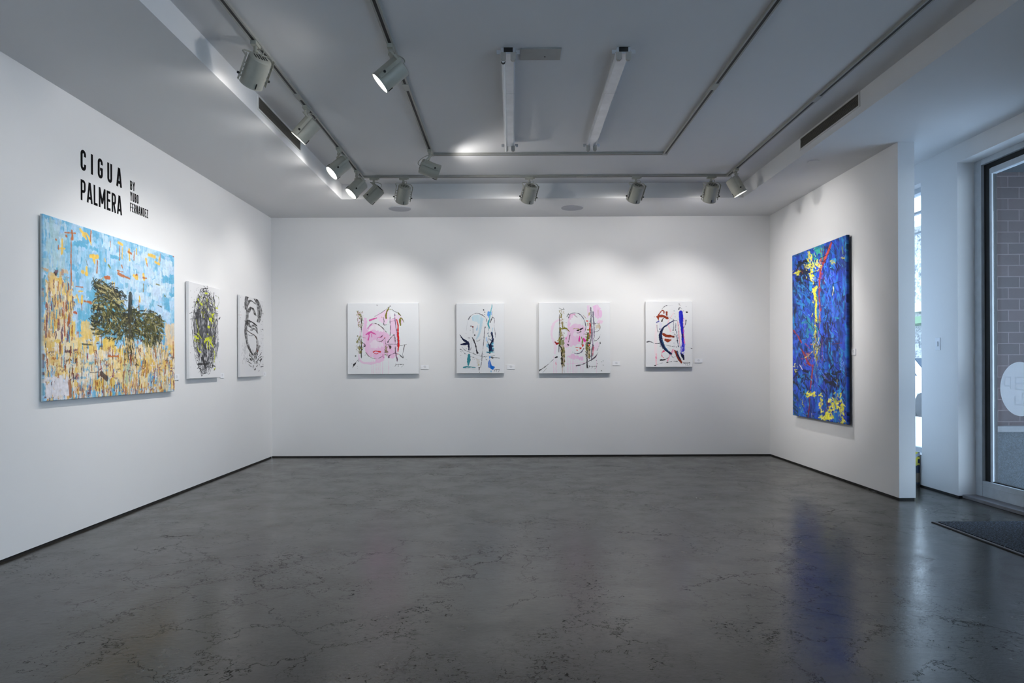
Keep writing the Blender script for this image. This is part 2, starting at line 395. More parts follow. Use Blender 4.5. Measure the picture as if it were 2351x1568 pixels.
# ------------------------------------------------------------------ outdoors
struct(boxes('pavement', M['pave'], [((XF+.315, -8, -.10), (9.3, 30, -.02))]), 'pale pavement outside the gallery', 'pavement')
struct(boxes('road', M['asphalt'], [((9.3, -8, -.16), (16, 40, -.12))]), 'grey road outside the gallery', 'road')
struct(boxes('pavement_far', M['pave'], [((16, -8, -.10), (18.5, 45, -.02))]), 'pale far pavement', 'pavement')
bw = struct(MB().box((XG+.165, 6.52, .60), (5.3, 6.9, 3.6)).build('wall_brick', M['brick']), 'purple grey brick wall seen through the glass door', 'wall')
struct(boxes('trim_2', M['granite'], [((XG+.165, 6.46, -.02), (5.35, 6.9, .545))]), 'speckled blue grey stone base below the brick wall', 'stone base')
struct(boxes('trim_3', M['ledge'], [((XG+.165, 6.44, .545), (5.37, 6.9, .60))], bev=.006), 'pale stone ledge above the speckled base', 'ledge')
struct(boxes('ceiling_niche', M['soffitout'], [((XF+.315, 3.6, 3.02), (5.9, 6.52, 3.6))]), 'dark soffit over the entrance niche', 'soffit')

bd = struct(empty('building', (22, 28, -.02)), 'pale textured building across the street seen in the narrow gap', 'building')
m = MB(); m.box((18.5, 8, -.02), (26, 60, 7.5)); o = m.build('facade', M['bwhite'], bd, loc=(-22, -28, .02))
for (z0, z1) in ((1.3, 3.0), (4.6, 6.4)):
    y = 9
    while y < 58:
        boxes('window', M['winblue'], [((18.38, y, z0), (18.52, y+2.4, z1))], bd).location = (-22, -28, .02)
        y += 4.6
boxes('cornice', M['pave'], [((18.2, 8, 3.5), (18.5, 60, 3.9)), ((18.2, 8, 7.3), (18.5, 60, 7.6))], bd).location = (-22, -28, .02)
boxes('awning', M['hedge'], [((17.4, 8, 2.9), (18.5, 60, 3.2))], bd).location = (-22, -28, .02)

# parked white car
car = tag(empty('car', (10.6, 17.5, -.12)), 'white car parked at the kerb seen in the narrow gap', 'car')
prof = [(-2.2,.35),(-2.25,.75),(-2.1,.92),(-1.35,1.0),(-.75,1.45),(.75,1.47),(1.45,1.02),(2.1,.95),(2.25,.7),(2.2,.32),(1.75,.32),(1.6,.6),(1.2,.6),(1.05,.3),(-1.0,.3),(-1.15,.6),(-1.55,.6),(-1.7,.32)]
R = Matrix.Rotation(math.radians(90), 4, 'Z')
m = MB(); m.prism(prof, -.85, .85, R); m.build('body', M['carwhite'], car)
for sgn in (-1, 1):
    m = MB(); m.prism([(-1.15,1.02),(-.7,1.38),(-.02,1.40),(-.02,1.02)], sgn*.852, sgn*.862, R); m.prism([(.04,1.02),(.04,1.40),(.68,1.38),(1.2,1.02)], sgn*.852, sgn*.862, R)
    m.build('side_window', M['winblue'], car)
    for x in (-1.35, 1.40):
        m = MB(); m.lathe([(.20, -.1), (.30, -.1), (.31, -.08), (.31, .08), (.30, .1), (.20, .1)], 24, R @ Matrix.Translation((x, sgn*.76, .32)) @ Matrix.Rotation(math.radians(90), 4, 'X'))
        m.build('wheel', M['tyre'], car)
m = MB(); m.prism([(-1.33,1.02),(-.78,1.43),(-.80,1.45),(-1.36,1.04)], -.7, .7, R); m.build('windscreen', M['winblue'], car)

# ------------------------------------------------------------------ floor mat
fm = tag(empty('floor_mat', (3.55, 4.3, 0)), 'dark speckled entrance mat with rubber edge lying before the glass door', 'mat')
boxes('carpet_pile', M['carpet'], at(fm, [((3.205, 3.3, .0), (3.93, 5.13, .011))]), fm, bev=.003)
boxes('rubber_edge', M['rubber'], at(fm, [((3.17, 3.27, 0), (3.205, 5.145, .006)), ((3.205, 5.13, 0), (3.95, 5.145, .006)), ((3.205, 3.27, 0), (3.95, 3.3, .006)), ((3.93, 3.3, 0), (3.95, 5.13, .006))]), fm)
boxes('metal_strip', M['sill'], at(fm, [((3.179, 3.28, .006), (3.190, 5.14, .009))]), fm)

# ------------------------------------------------------------------ art rasteriser
rng = np.random.RandomState(11)
def vnoise(ny, nx, fy, fx, seed, octv=4):
    r = np.random.RandomState(seed); out = np.zeros((ny, nx)); amp = 1.; tot = 0
    for o in range(octv):
        gy, gx = max(2, int(fy*2**o)+2), max(2, int(fx*2**o)+2); g = r.rand(gy, gx)
        y = np.linspace(0, gy-1.001, ny); x = np.linspace(0, gx-1.001, nx)
        iy = y.astype(int); ix = x.astype(int); ty = (y-iy)[:, None]; tx = (x-ix)[None, :]
        ty = ty*ty*(3-2*ty); tx = tx*tx*(3-2*tx)
        a = g[iy][:, ix]; b_ = g[iy][:, ix+1]; c = g[iy+1][:, ix]; d_ = g[iy+1][:, ix+1]
        out += amp*((a*(1-tx)+b_*tx)*(1-ty)+(c*(1-tx)+d_*tx)*ty); tot += amp; amp *= .55
    return out/tot
class Art:
    """Paint grid on a canvas. conv maps zoom-pixel coordinates to (u, v) metres from the top left corner."""
    def __init__(s, W, H, nx, ny, base, conv, scale):
        s.W, s.H, s.nx, s.ny = W, H, nx, ny
        s.a = np.ones((ny, nx, 3))*np.array(lin(tuple(c/255. for c in base))); s.conv = conv; s.scale = scale
        s.du = W/(nx-1); s.grain = vnoise(ny, nx, ny/7., nx/7., 3, 2); s.dry = vnoise(ny, nx, ny/22., nx/5., 5, 3)
        s.jit = 1.0; s.streak = vnoise(ny, nx, ny/60., nx/9., 8, 3); s.rs = np.random.RandomState(4)
    def col(s, c): return np.array(lin(tuple(x/255. for x in c)))
    def dots(s, pts, w, c, a=1., dry=0., smooth=True, px=True):
        if px: q = np.array([s.conv(*p) for p in pts], float)
        else: q = np.array(pts, float)
        w = np.array([w]*len(pts) if np.isscalar(w) else list(w), float)
        if px: w = w*s.scale
        if len(q) == 1: q = np.vstack([q, q+1e-5]); w = np.array([w[0], w[0]])
        if smooth and len(q) > 2:
            P = np.vstack([2*q[0]-q[1], q, 2*q[-1]-q[-2]]); Q = []; Wd = []
            for i in range(1, len(P)-2):
                for t in np.linspace(0, 1, 7)[:-1]:
                    Q.append(.5*((2*P[i])+(-P[i-1]+P[i+1])*t+(2*P[i-1]-5*P[i]+4*P[i+1]-P[i+2])*t*t+(-P[i-1]+3*P[i]-3*P[i+1]+P[i+2])*t**3))
                    Wd.append(w[i-1]*(1-t)+w[i]*t)
            Q.append(q[-1]); Wd.append(w[-1]); q = np.array(Q); w = np.array(Wd)
        if len(q) > 2: w = w*(1+s.jit*.45*(np.interp(np.arange(len(q)), np.linspace(0, len(q)-1, max(3, len(q)//3)), s.rs.rand(max(3, len(q)//3)))-.4))
        g = q/s.du; gw = np.maximum(w/s.du/2, .35); c = s.col(c)
        x0 = max(0, int(g[:, 0].min()-gw.max()-2)); x1 = min(s.nx, int(g[:, 0].max()+gw.max()+3))
        y0 = max(0, int(g[:, 1].min()-gw.max()-2)); y1 = min(s.ny, int(g[:, 1].max()+gw.max()+3))
        if x1 <= x0 or y1 <= y0: return
        X, Y = np.meshgrid(np.arange(x0, x1), np.arange(y0, y1)); D = np.full(X.shape, 1e9)
        for i in range(len(g)-1):
            ax, ay = g[i]; bx, by = g[i+1]; dx, dy = bx-ax, by-ay; L = dx*dx+dy*dy+1e-12
            t = np.clip(((X-ax)*dx+(Y-ay)*dy)/L, 0, 1)
            D = np.minimum(D, np.hypot(X-ax-t*dx, Y-ay-t*dy)-(gw[i]*(1-t)+gw[i+1]*t))
        D = D+(s.grain[y0:y1, x0:x1]-.5)*min(3.4, 1.5*gw.max()+.3)*s.jit
        al = np.clip(.5-D, 0, 1)*a
        if dry > 0:
            n = s.dry[y0:y1, x0:x1]; al = al*np.clip((n-dry*.75)*9+.5, 0, 1)
        al = al[..., None]; s.a[y0:y1, x0:x1] = s.a[y0:y1, x0:x1]*(1-al)+c*al
    def poly(s, pts, c, a=1., dry=0., px=True, rag=0.):
        q = np.array([s.conv(*p) for p in pts] if px else pts, float)/s.du
        x0 = max(0, int(q[:, 0].min()-2)); x1 = min(s.nx, int(q[:, 0].max()+3)); y0 = max(0, int(q[:, 1].min()-2)); y1 = min(s.ny, int(q[:, 1].max()+3))
        if x1 <= x0 or y1 <= y0: return
        X, Y = np.meshgrid(np.arange(x0, x1)+0., np.arange(y0, y1)+0.)
        if rag: n = s.grain[y0:y1, x0:x1]-.5; X = X+n*rag*1.3; n2 = s.dry[y0:y1, x0:x1]-.5; Y = Y+n2*rag*2.2
        ins = np.zeros(X.shape, bool); n_ = len(q)
        for i in range(n_):
            ax, ay = q[i]; bx, by = q[(i+1) % n_]
            cnd = ((ay > Y) != (by > Y)) & (X < (bx-ax)*(Y-ay)/((by-ay) if by != ay else 1e-9)+ax); ins ^= cnd
        al = ins*a
        if rag and s.jit: al = al*np.clip(.45+1.1*s.streak[y0:y1, x0:x1], 0, 1.05)
        if dry > 0: al = al*np.clip((s.dry[y0:y1, x0:x1]-dry*.75)*9+.5, 0, 1)
        al = al[..., None]; s.a[y0:y1, x0:x1] = s.a[y0:y1, x0:x1]*(1-al)+s.col(c)*al
    def impasto(s, k, seed=2):
        n = vnoise(s.ny, s.nx, s.ny/10., s.nx/4., seed, 3); m = vnoise(s.ny, s.nx, s.ny/4., s.nx/9., seed+1, 3)
        s.a *= (1+(n-.5)*k+(m-.5)*k*.7)[..., None]
    def wash(s, pts, w, c, a=.5): s.dots(pts, w, c, a)

def canvas(name, art, corner, udir, ndir, thick, mat_, side=None, standoff=0.):
    """front grid with the cloth folded round the stretcher edges; corner = top left on the front plane"""
    nx, ny = art.nx, art.ny
    us = np.concatenate([[0, 0], np.linspace(0, art.W, nx)[1:-1], [art.W, art.W]]); vs = np.concatenate([[0, 0], np.linspace(0, art.H, ny)[1:-1], [art.H, art.H]])
    du = np.zeros(len(us)); du[0] = du[-1] = thick; dv = np.zeros(len(vs)); dv[0] = dv[-1] = thick
    U, V = np.meshgrid(us, vs); Dp = np.maximum(*np.meshgrid(du, dv))
    edge = .004
    inner_u = np.ones(len(us)); 
    P = np.zeros(U.shape+(3,)); ud = np.array(udir, float); nd = np.array(ndir, float)
    sag = 0
    P += U[..., None]*ud; P[..., 2] -= V; P -= Dp[..., None]*nd
    # ease the front edge so it is rounded rather than knife sharp
    k = np.minimum(np.minimum(U, art.W-U), np.minimum(V, art.H-V)); r = np.where((Dp == 0) & (k < .0015), .0025, 0.); P -= r[..., None]*nd
    a = art.a; ix = np.concatenate([[0], np.arange(nx), [nx-1]]); iy = np.concatenate([[0], np.arange(ny), [ny-1]])
    col = a[iy][:, ix].copy()
    NX, NY = len(us), len(vs)
    if side is not None:
        sc = art.col(side); col[0] = sc; col[-1] = sc; col[:, 0] = sc; col[:, -1] = sc
    me = bpy.data.meshes.new(name); nv = NX*NY
    I = np.arange(nv).reshape(NY, NX); q = np.stack([I[:-1, :-1], I[1:, :-1], I[1:, 1:], I[:-1, 1:]], -1).reshape(-1, 4)
    bk = np.array([[I[0, 0], I[0, -1], I[-1, -1], I[-1, 0]]])
    q = np.vstack([q, bk])
    # orient outwards
    p0 = P.reshape(-1, 3); f = q[len(q)//2]; nrm = np.cross(p0[f[1]]-p0[f[0]], p0[f[2]]-p0[f[0]])
    if nrm.dot(nd) < 0: q = q[:, ::-1]
    me.vertices.add(nv); me.vertices.foreach_set('co', p0.ravel())
    me.loops.add(q.size); me.loops.foreach_set('vertex_index', q.ravel().astype(np.int32))
    me.polygons.add(len(q)); me.polygons.foreach_set('loop_start', np.arange(0, q.size, 4, dtype=np.int32))
    try: me.polygons.foreach_set('loop_total', np.full(len(q), 4, dtype=np.int32))
    except Exception: pass
    me.update(calc_edges=True)
    at_ = me.color_attributes.new('paint', 'FLOAT_COLOR', 'POINT')
    rgba = np.ones((nv, 4)); rgba[:, :3] = col.reshape(-1, 3); at_.data.foreach_set('color', rgba.ravel())
    me.materials.append(mat_)
    o = bpy.data.objects.new(name, me); C.objects.link(o); o.location = corner
    if standoff:
        m = MB(); n_ = Vector(nd); u_ = Vector(ud); a_ = -n_*(thick-.001); b_ = -n_*(thick+standoff-.001)
        for (u0, u1, v0, v1) in ((.06, art.W-.06, .06, .10), (.06, art.W-.06, art.H-.10, art.H-.06), (.06, .10, .10, art.H-.10), (art.W-.10, art.W-.06, .10, art.H-.10)):
            p = u_*u0+a_+Vector((0, 0, -v0)); q_ = u_*u1+b_+Vector((0, 0, -v1)); m.box(tuple(p), tuple(q_))
        m.build('stretcher_frame', M['wood'], o)
    return o

def mkconv(ox, oy, s, plane, val, o, sgn=1):
    def f(zx, zy):
        px, py = ox+zx/s, oy+zy/s
        if plane == 'Y':
            p = onY(px, py, val); return p[0]-o[0], o[2]-p[2]
        p = onX(px, py, val); return (p[1]-o[1])*sgn, o[2]-p[2]
    return f
WHT = (232, 234, 237)
BLK = (14, 14, 20); GRY = (70, 68, 78); PNK = (238, 190, 226); HOT = (222, 70, 165); RED = (214, 32, 30); OLV = (122, 118, 20); MAG = (200, 90, 170)
def speck(A, x0, y0, x1, y1, n, w, cols, ln=0., ang=90, a=1., sd=0, px=True):
    r = random.Random(sd)
    for _ in range(n):
        x = r.uniform(x0, x1); y = r.uniform(y0, y1); an = math.radians(r.gauss(ang, 18)); l = ln*r.uniform(.3, 1.2)
        A.dots([(x, y), (x+l*math.cos(an), y+l*math.sin(an))], w*r.uniform(.5, 1.4), r.choice(cols), a*r.uniform(.6, 1), smooth=False, px=px)
def signature(A, x, y, w, h):
    r = random.Random(int(x)+int(y)); pts = [(x, y-h*.2)]; n = 17
    for k in range(1, n): pts.append((x+w*k/(n-1)+r.gauss(0, w*.008), y+h*(.32*(k % 2)-.16)*r.uniform(.2, 1.3)-h*.12*k/n))
    A.dots(pts, 4.2, BLK, .95)
    A.dots([(x+w*.02, y-h*.45), (x+w*.06, y-h*.1), (x-w*.08, y+h*.75)], 4.5, BLK, .9); A.dots([(x+w*.42, y-h*.2), (x+w*.38, y+h*.5), (x+w*.30, y+h*.9)], 4.5, BLK, .9)
    A.dots([(x+w*.98, y-h*.3), (x+w*.92, y+h*.4), (x+w*.70, y+h*1.1)], 4.5, BLK, .9)
# ---------- back wall canvas: pink face with red stripe
def art_pink_red():
    px0, px1, py0, py1 = 797.5, 961.7, 695.8, 858.7
    TL = onY(px0, py0, 8.914); BR = onY(px1, py1, 8.914); W = BR[0]-TL[0]; H = TL[2]-BR[2]
    cv = mkconv(780, 680, 7.84, 'Y', 8.914, TL)
    A = Art(W, H, 330, 328, WHT, cv, 8.914/FPX/7.84); D = A.dots
    # pink washes
    A.poly([(420,700),(470,400),(490,400),(480,600),(520,560),(560,500),(640,490),(740,540),(820,640),(900,700),(905,880),(985,1010),(980,1110),(880,1100),(820,1020),(800,1130),(700,1190),(630,1190),(650,1130),(560,1090),(470,1000),(430,900)], PNK, .9, rag=6)
    A.poly([(500,620),(600,500),(700,500),(780,580),(800,640),(700,620),(600,590),(540,640)], (243,238,243), .9, rag=8)
    A.poly([(540,840),(620,780),(660,800),(780,830),(780,900),(640,930),(560,900)], (240,232,240), .75, rag=10)
    A.poly([(630,370),(830,240),(880,250),(880,430),(800,520),(720,450),(700,390)], (244,214,238), .85, rag=8)
    A.poly([(905,330),(1010,330),(1030,640),(1040,760),(960,700),(900,650)], (240,205,232), .9, rag=6)
    A.poly([(1010,320),(1090,350),(1150,470),(1090,520),(1040,440)], (240,210,234), .7, rag=8)
    A.poly([(860,720),(960,700),(1030,800),(1040,1100),(890,1100),(900,860)], (236,196,226), .75, rag=8)
    A.poly([(1050,740),(1095,760),(1090,860),(1060,880)], (236,200,228), .6)
    A.poly([(910,260),(990,300),(980,400),(915,420)], (240,240,244), 1)
    D([(345,1040),(350,1110),(400,1180),(520,1200),(640,1190),(790,1140)], [14,26,34,40,44,30], (236,196,226), .75)
    D([(330,300),(335,430),(360,560),(370,700)], 30, (236,206,226), .6, dry=.5)
    D([(450,400),(450,500),(430,620),(430,740)], [44,50,46,30], (236,190,226), .7)
    D([(700,300),(720,350),(700,430)], 20, (244,214,238), .6)
    for x in (580, 610, 655, 690, 725, 772, 880): D([(x,1150),(x+1,1280),(x,1396)], 7, (240,196,222), .75)
    D([(400,1150),(398,1290)], 5, (240,210,230), .6)
    # hot pink marks
    D([(545,432),(600,410),(660,390)], [36,26,16], HOT, .9); D([(505,570),(540,530),(575,495)], 16, MAG, .85)
    D([(475,685),(520,662),(560,640),(600,660),(645,682)], [24,30,34,24,12], HOT, .9); D([(525,680),(528,720),(512,790)], [22,16,18], HOT, .9); D([(570,680),(578,730)], 12, HOT, .8)
    D([(680,738),(720,735),(765,720)], 12, HOT, .85); D([(705,770),(705,800)], 10, HOT, .5)
    # olive
    for (x,y,w) in ((335,290,22),(352,300,26),(378,330,24),(372,380,22),(385,430,20),(375,520,18)): D([(x,y),(x+4,y+40)], w, (140,130,60), .8, dry=.3)
    for (x,y,w) in ((355,730,26),(345,770,30),(318,800,28),(335,790,22),(360,930,26),(372,990,26),(355,900,20)): D([(x,y),(x-6,y+26)], w, OLV, .85, dry=.25)
    D([(888,205),(850,270),(832,340),(835,395)], [14,26,30,26], OLV, 1); D([(890,240),(930,232)], 9, OLV, .9)
    D([(1045,285),(1070,320),(1095,345)], [16,20,8], OLV, 1); D([(1095,390),(1085,440),(1095,520)], [20,34,24], OLV, 1); D([(1100,390),(1140,430),(1155,465)], [22,16,8], OLV, .9)
    D([(418,740),(465,748)], 8, OLV, .7); D([(750,370),(760,380)], 14, (220,150,90), .7)
    # black lines
    D([(630,362),(720,315),(800,262),(905,178)], [5,6,7,6], GRY, .95); D([(945,242),(990,275),(1050,300),(1095,350)], [8,8,6,5], (70,65,70), .95)
    D([(668,160),(672,162)], 14, GRY, .7); D([(905,176),(912,182)], 16, (70,70,80), .9)
    D([(388,350),(390,560),(380,760),(390,900),(388,1105)], [6,12,9,22,10], BLK, .95); D([(392,400),(388,500)], 22, BLK, .7, dry=.45)
    D([(355,880),(385,930),(410,960)], [10,26,14], BLK, .8, dry=.2); D([(395,830),(440,850),(455,890),(430,895)], [6,10,14,18], BLK, .95); D([(395,840),(400,900),(430,930)], 8, BLK, .8)
    D([(590,485),(660,492),(740,540),(800,600),(845,650)], [5,9,12,10,5], (70,50,50), .95)
    D([(785,380),(798,450),(795,512),(880,508)], [6,13,12,4], (80,75,85), .95)
    D([(905,370),(905,470),(915,590),(905,705)], [5,12,14,8], (110,75,105), .9)
    D([(990,310),(995,420),(1015,580),(1040,700),(1040,900)], [14,14,12,16,10], (95,70,110), .9)
    D([(920,455),(980,435),(990,400),(950,400)], 7, (170,90,150), .7)
    D([(865,822),(915,750),(975,692),(990,710),(1000,840)], [14,7,9,14,9], (60,52,62), .95)
    D([(860,860),(950,858),(1040,865),(1110,885),(1160,868),(1205,860)], 6, (80,70,80), .9)
    D([(1165,880),(1148,960),(1130,1050)], [16,8,6], (75,70,75), .95); D([(1050,1020),(1100,1070),(1140,1100),(1135,1060)], [5,12,14,8], (70,66,70), .9)
    D([(880,1095),(885,1070),(940,1040),(1000,1018),(1050,1030)], [26,18,7,8,5], (70,50,65), .95)
    D([(998,900),(1005,1010),(1030,1120),(1035,1175)], [14,12,22,6], (80,35,70), .95)
    D([(665,795),(710,812),(760,800),(815,745)], [5,10,9,8], (80,60,55), .95); D([(740,735),(780,690)], [14,5], (75,60,70), .95); D([(680,745),(668,780)], 5, GRY, .8)
    D([(815,745),(825,840),(850,900)], [4,8,8], (90,60,60), .8); D([(880,880),(910,910),(905,945)], [14,34,12], (70,50,30), .95); D([(825,890),(840,950),(825,990),(855,1010)], [16,22,26,10], (150,130,90), .8, dry=.2)
    D([(465,1000),(520,1070),(580,1105),(640,1118),(700,1112),(770,1070)], [8,14,7,4,4,10], (80,66,60), .9)
    D([(765,1080),(780,1040),(790,1100)], 14, MAG, .6)
    D([(225,1290),(255,1235),(300,1175),(345,1120)], [4,16,14,3], BLK, .95); D([(258,1228),(285,1195)], [30,18], BLK, 1); D([(285,1068),(286,1070)], 20, (50,60,50), .9)
    D([(330,1170),(350,1155)], 5, GRY, .8); D([(450,1060),(465,1050)], 8, GRY, .6)
    # red
    D([(1025,415),(1048,520),(1050,700),(1060,850),(1050,960),(1045,1050)], [12,26,26,32,18,7], RED, 1)
    D([(605,1000),(635,982),(670,985),(700,990),(728,995)], [16,14,14,20,34], RED, 1); D([(625,1022),(665,1030),(710,1008)], 9, RED, .95); D([(805,745),(815,740)], 14, RED, .9)
    D([(800,650),(850,680)], 6, PNK, .6)
    speck(A, 310, 260, 420, 540, 60, 9, [(140,130,60),(110,104,40),(170,150,110),(236,200,226)], 22, sd=1); speck(A, 300, 700, 400, 1010, 60, 9, [OLV,(110,104,40),(90,80,50),(170,150,110)], 18, sd=2)
    speck(A, 805, 860, 870, 1060, 40, 9, [(150,130,90),(110,90,60),(90,70,50)], 20, sd=3); speck(A, 150, 1120, 420, 1300, 12, 5, [(170,170,176)], 4, sd=5)
    signature(A, 1005, 1225, 145, 40)
    D([(1170,1120),(1215,1140)], 6, (190,195,195), .8)
    tag(canvas('painting', A, TL, (1,0,0), (0,-1,0), .026, M['paint'], WHT, standoff=.013), 'leftmost white back wall canvas, pink face with one long red stripe', 'painting', 'pale canvases on the back wall')
art_pink_red()
# ---------- back wall canvas: blue and teal head
def art_blue():
    TL = onY(1047.5, 696.3, 8.914); BR = onY(1158, 857, 8.914); W = BR[0]-TL[0]; H = TL[2]-BR[2]
    cv = mkconv(1030, 680, 7.84, 'Y', 8.914, TL); A = Art(W, H, 226, 328, WHT, cv, 8.914/FPX/7.84); D = A.dots
    NVY = (8, 22, 62); TEA = (62, 140, 156); LBL = (186, 222, 236); BLU = (50, 120, 214)
    A.poly([(415,370),(470,335),(560,340),(640,400),(600,470),(560,560),(565,650),(530,740),(490,770),(545,660),(560,500),(440,430)], (200,226,236), .9, rag=8)
    D([(430,380),(440,430)], 20, LBL, .9); D([(590,400),(585,520),(545,680),(500,765)], [30,40,30,22], (184,216,230), .7); D([(525,520),(505,605)], [8,24], (140,190,224), .9)
    D([(360,410),(400,350),(480,308),(560,318),(640,360),(685,430),(692,560)], [14,9,7,12,8,8,4], (80,80,88), .95)
    D([(355,420),(330,520),(320,620)], 3, (190,190,196), .8)
    D([(780,140),(775,200),(745,330),(735,440)], [5,20,22,18], (90,182,196), 1); D([(722,440),(710,500),(735,570)], [26,30,14], (70,165,180), 1); D([(725,560),(720,640),(712,800)], [14,8,5], TEA, .7)
    D([(718,290),(715,330),(720,385)], [36,44,10], (84,158,232), .95); D([(765,290),(768,330)], 16, (110,170,240), .8)
    D([(785,270),(795,360)], 6, (200,190,180), .8); D([(785,372),(825,410),(820,520),(835,640),(845,740)], [14,8,9,9,3], (110,105,120), .9); D([(790,375),(765,430),(750,465)], [12,16,16], (60,66,66), .95)
    D([(628,242),(632,246)], 22, BLK, .95); D([(648,285),(650,288)], 17, (50,50,50), .95); D([(648,328),(650,330)], 13, (130,130,130), .8)
    D([(400,535),(404,538)], 18, (50,50,55), .9); D([(435,545),(438,550)], 24, (130,60,60), 1); D([(438,560),(440,660)], 9, (90,90,96), .8); D([(468,694),(472,698)], 24, BLK, 1); D([(390,605),(392,607)], 12, (170,175,175), .8); D([(312,663),(314,665)], 12, (140,140,145), .8)
    D([(200,685),(240,745),(280,785),(350,835)], [10,22,38,34], NVY, 1); D([(222,865),(280,850),(350,850)], [16,42,36], NVY, 1); D([(345,820),(360,880),(365,960)], [40,28,16], NVY, 1)
    D([(350,745),(378,745)], 10, GRY, .8)
    D([(422,735),(450,780),(485,870),(500,950),(515,1010)], [5,24,22,14,34], (50,48,58), 1)
    D([(490,798),(530,800),(568,775)], [5,12,5], (60,60,64), .95); D([(395,960),(405,900),(410,800)], [12,6,3], GRY, .7)
    D([(660,555),(645,600),(635,780),(620,920),(603,1040),(598,1140),(575,1280)], [20,9,11,6,10,14,6], (80,80,90), .9)
    D([(235,900),(290,960),(370,995),(450,1025),(520,1055),(600,1070),(690,1068),(830,1062)], [4,7,11,10,4,4,5,3], (110,116,122), .85)
    D([(225,950),(300,1025),(380,1070),(470,1100),(560,1130),(640,1078)], [8,4,5,7,3,5], (150,150,156), .85)
    for (x,y,w) in ((210,948,18),(220,985,14),(290,1022,14),(440,1090,16),(640,1080,18),(600,1038,14),(680,1130,13),(555,1355,15),(730,715,16)): D([(x,y),(x+2,y+2)], w, (80,90,96), .9)
    D([(770,1090),(790,1100)], 26, BLK, .9); D([(790,1092),(860,1098),(915,1104)], [10,8,14], (110,115,120), .8)
    D([(368,1045),(362,1130),(355,1235)], [34,52,30], (50,140,152), 1); D([(265,1272),(350,1260),(480,1272)], [26,24,10], (50,140,152), 1); D([(300,1290),(500,1300)], 4, (170,190,190), .8)
    D([(680,740),(685,800)], 22, (150,196,240), .7); A.poly([(680,830),(720,860),(800,800),(810,900),(780,960),(730,960),(690,910)], (120,196,226), .85, rag=8)
    D([(775,655),(790,740),(800,775),(770,830),(750,880),(755,960),(740,1010)], [30,26,30,28,50,64,30], NVY, 1); D([(720,870),(790,890)], 22, NVY, 1); D([(795,570),(785,640)], 14, (150,200,226), .6)
    D([(685,1000),(820,998)], [18,14], (90,186,196), .9); D([(790,950),(820,940)], 10, (90,186,196), .8)
    D([(742,1085),(735,1110)], [30,14], (84,158,232), 1); A.poly([(735,1120),(755,1180),(770,1230),(820,1250),(835,1275),(800,1315),(750,1290),(708,1265),(712,1180)], BLU, 1, rag=3); D([(765,1335),(765,1350)], 18, (110,180,220), .9)
    D([(550,1275),(548,1315)], 22, BLK, 1); A.poly([(500,1130),(560,1120),(555,1240),(520,1240)], (214,210,200), .7, rag=6); D([(543,1215),(545,1235)], 16, (190,180,120), .8)
    speck(A, 700, 640, 810, 1010, 40, 12, [NVY,(20,60,110),(70,165,190)], 20, sd=1); speck(A, 210, 930, 700, 1140, 30, 6, [(120,120,126)], 5, sd=2)
    signature(A, 828, 1312, 88, 40)
    tag(canvas('painting', A, TL, (1,0,0), (0,-1,0), .026, M['paint'], WHT, standoff=.013), 'narrow white back wall canvas with pale blue head and navy and teal strokes', 'painting', 'pale canvases on the back wall')
art_blue()
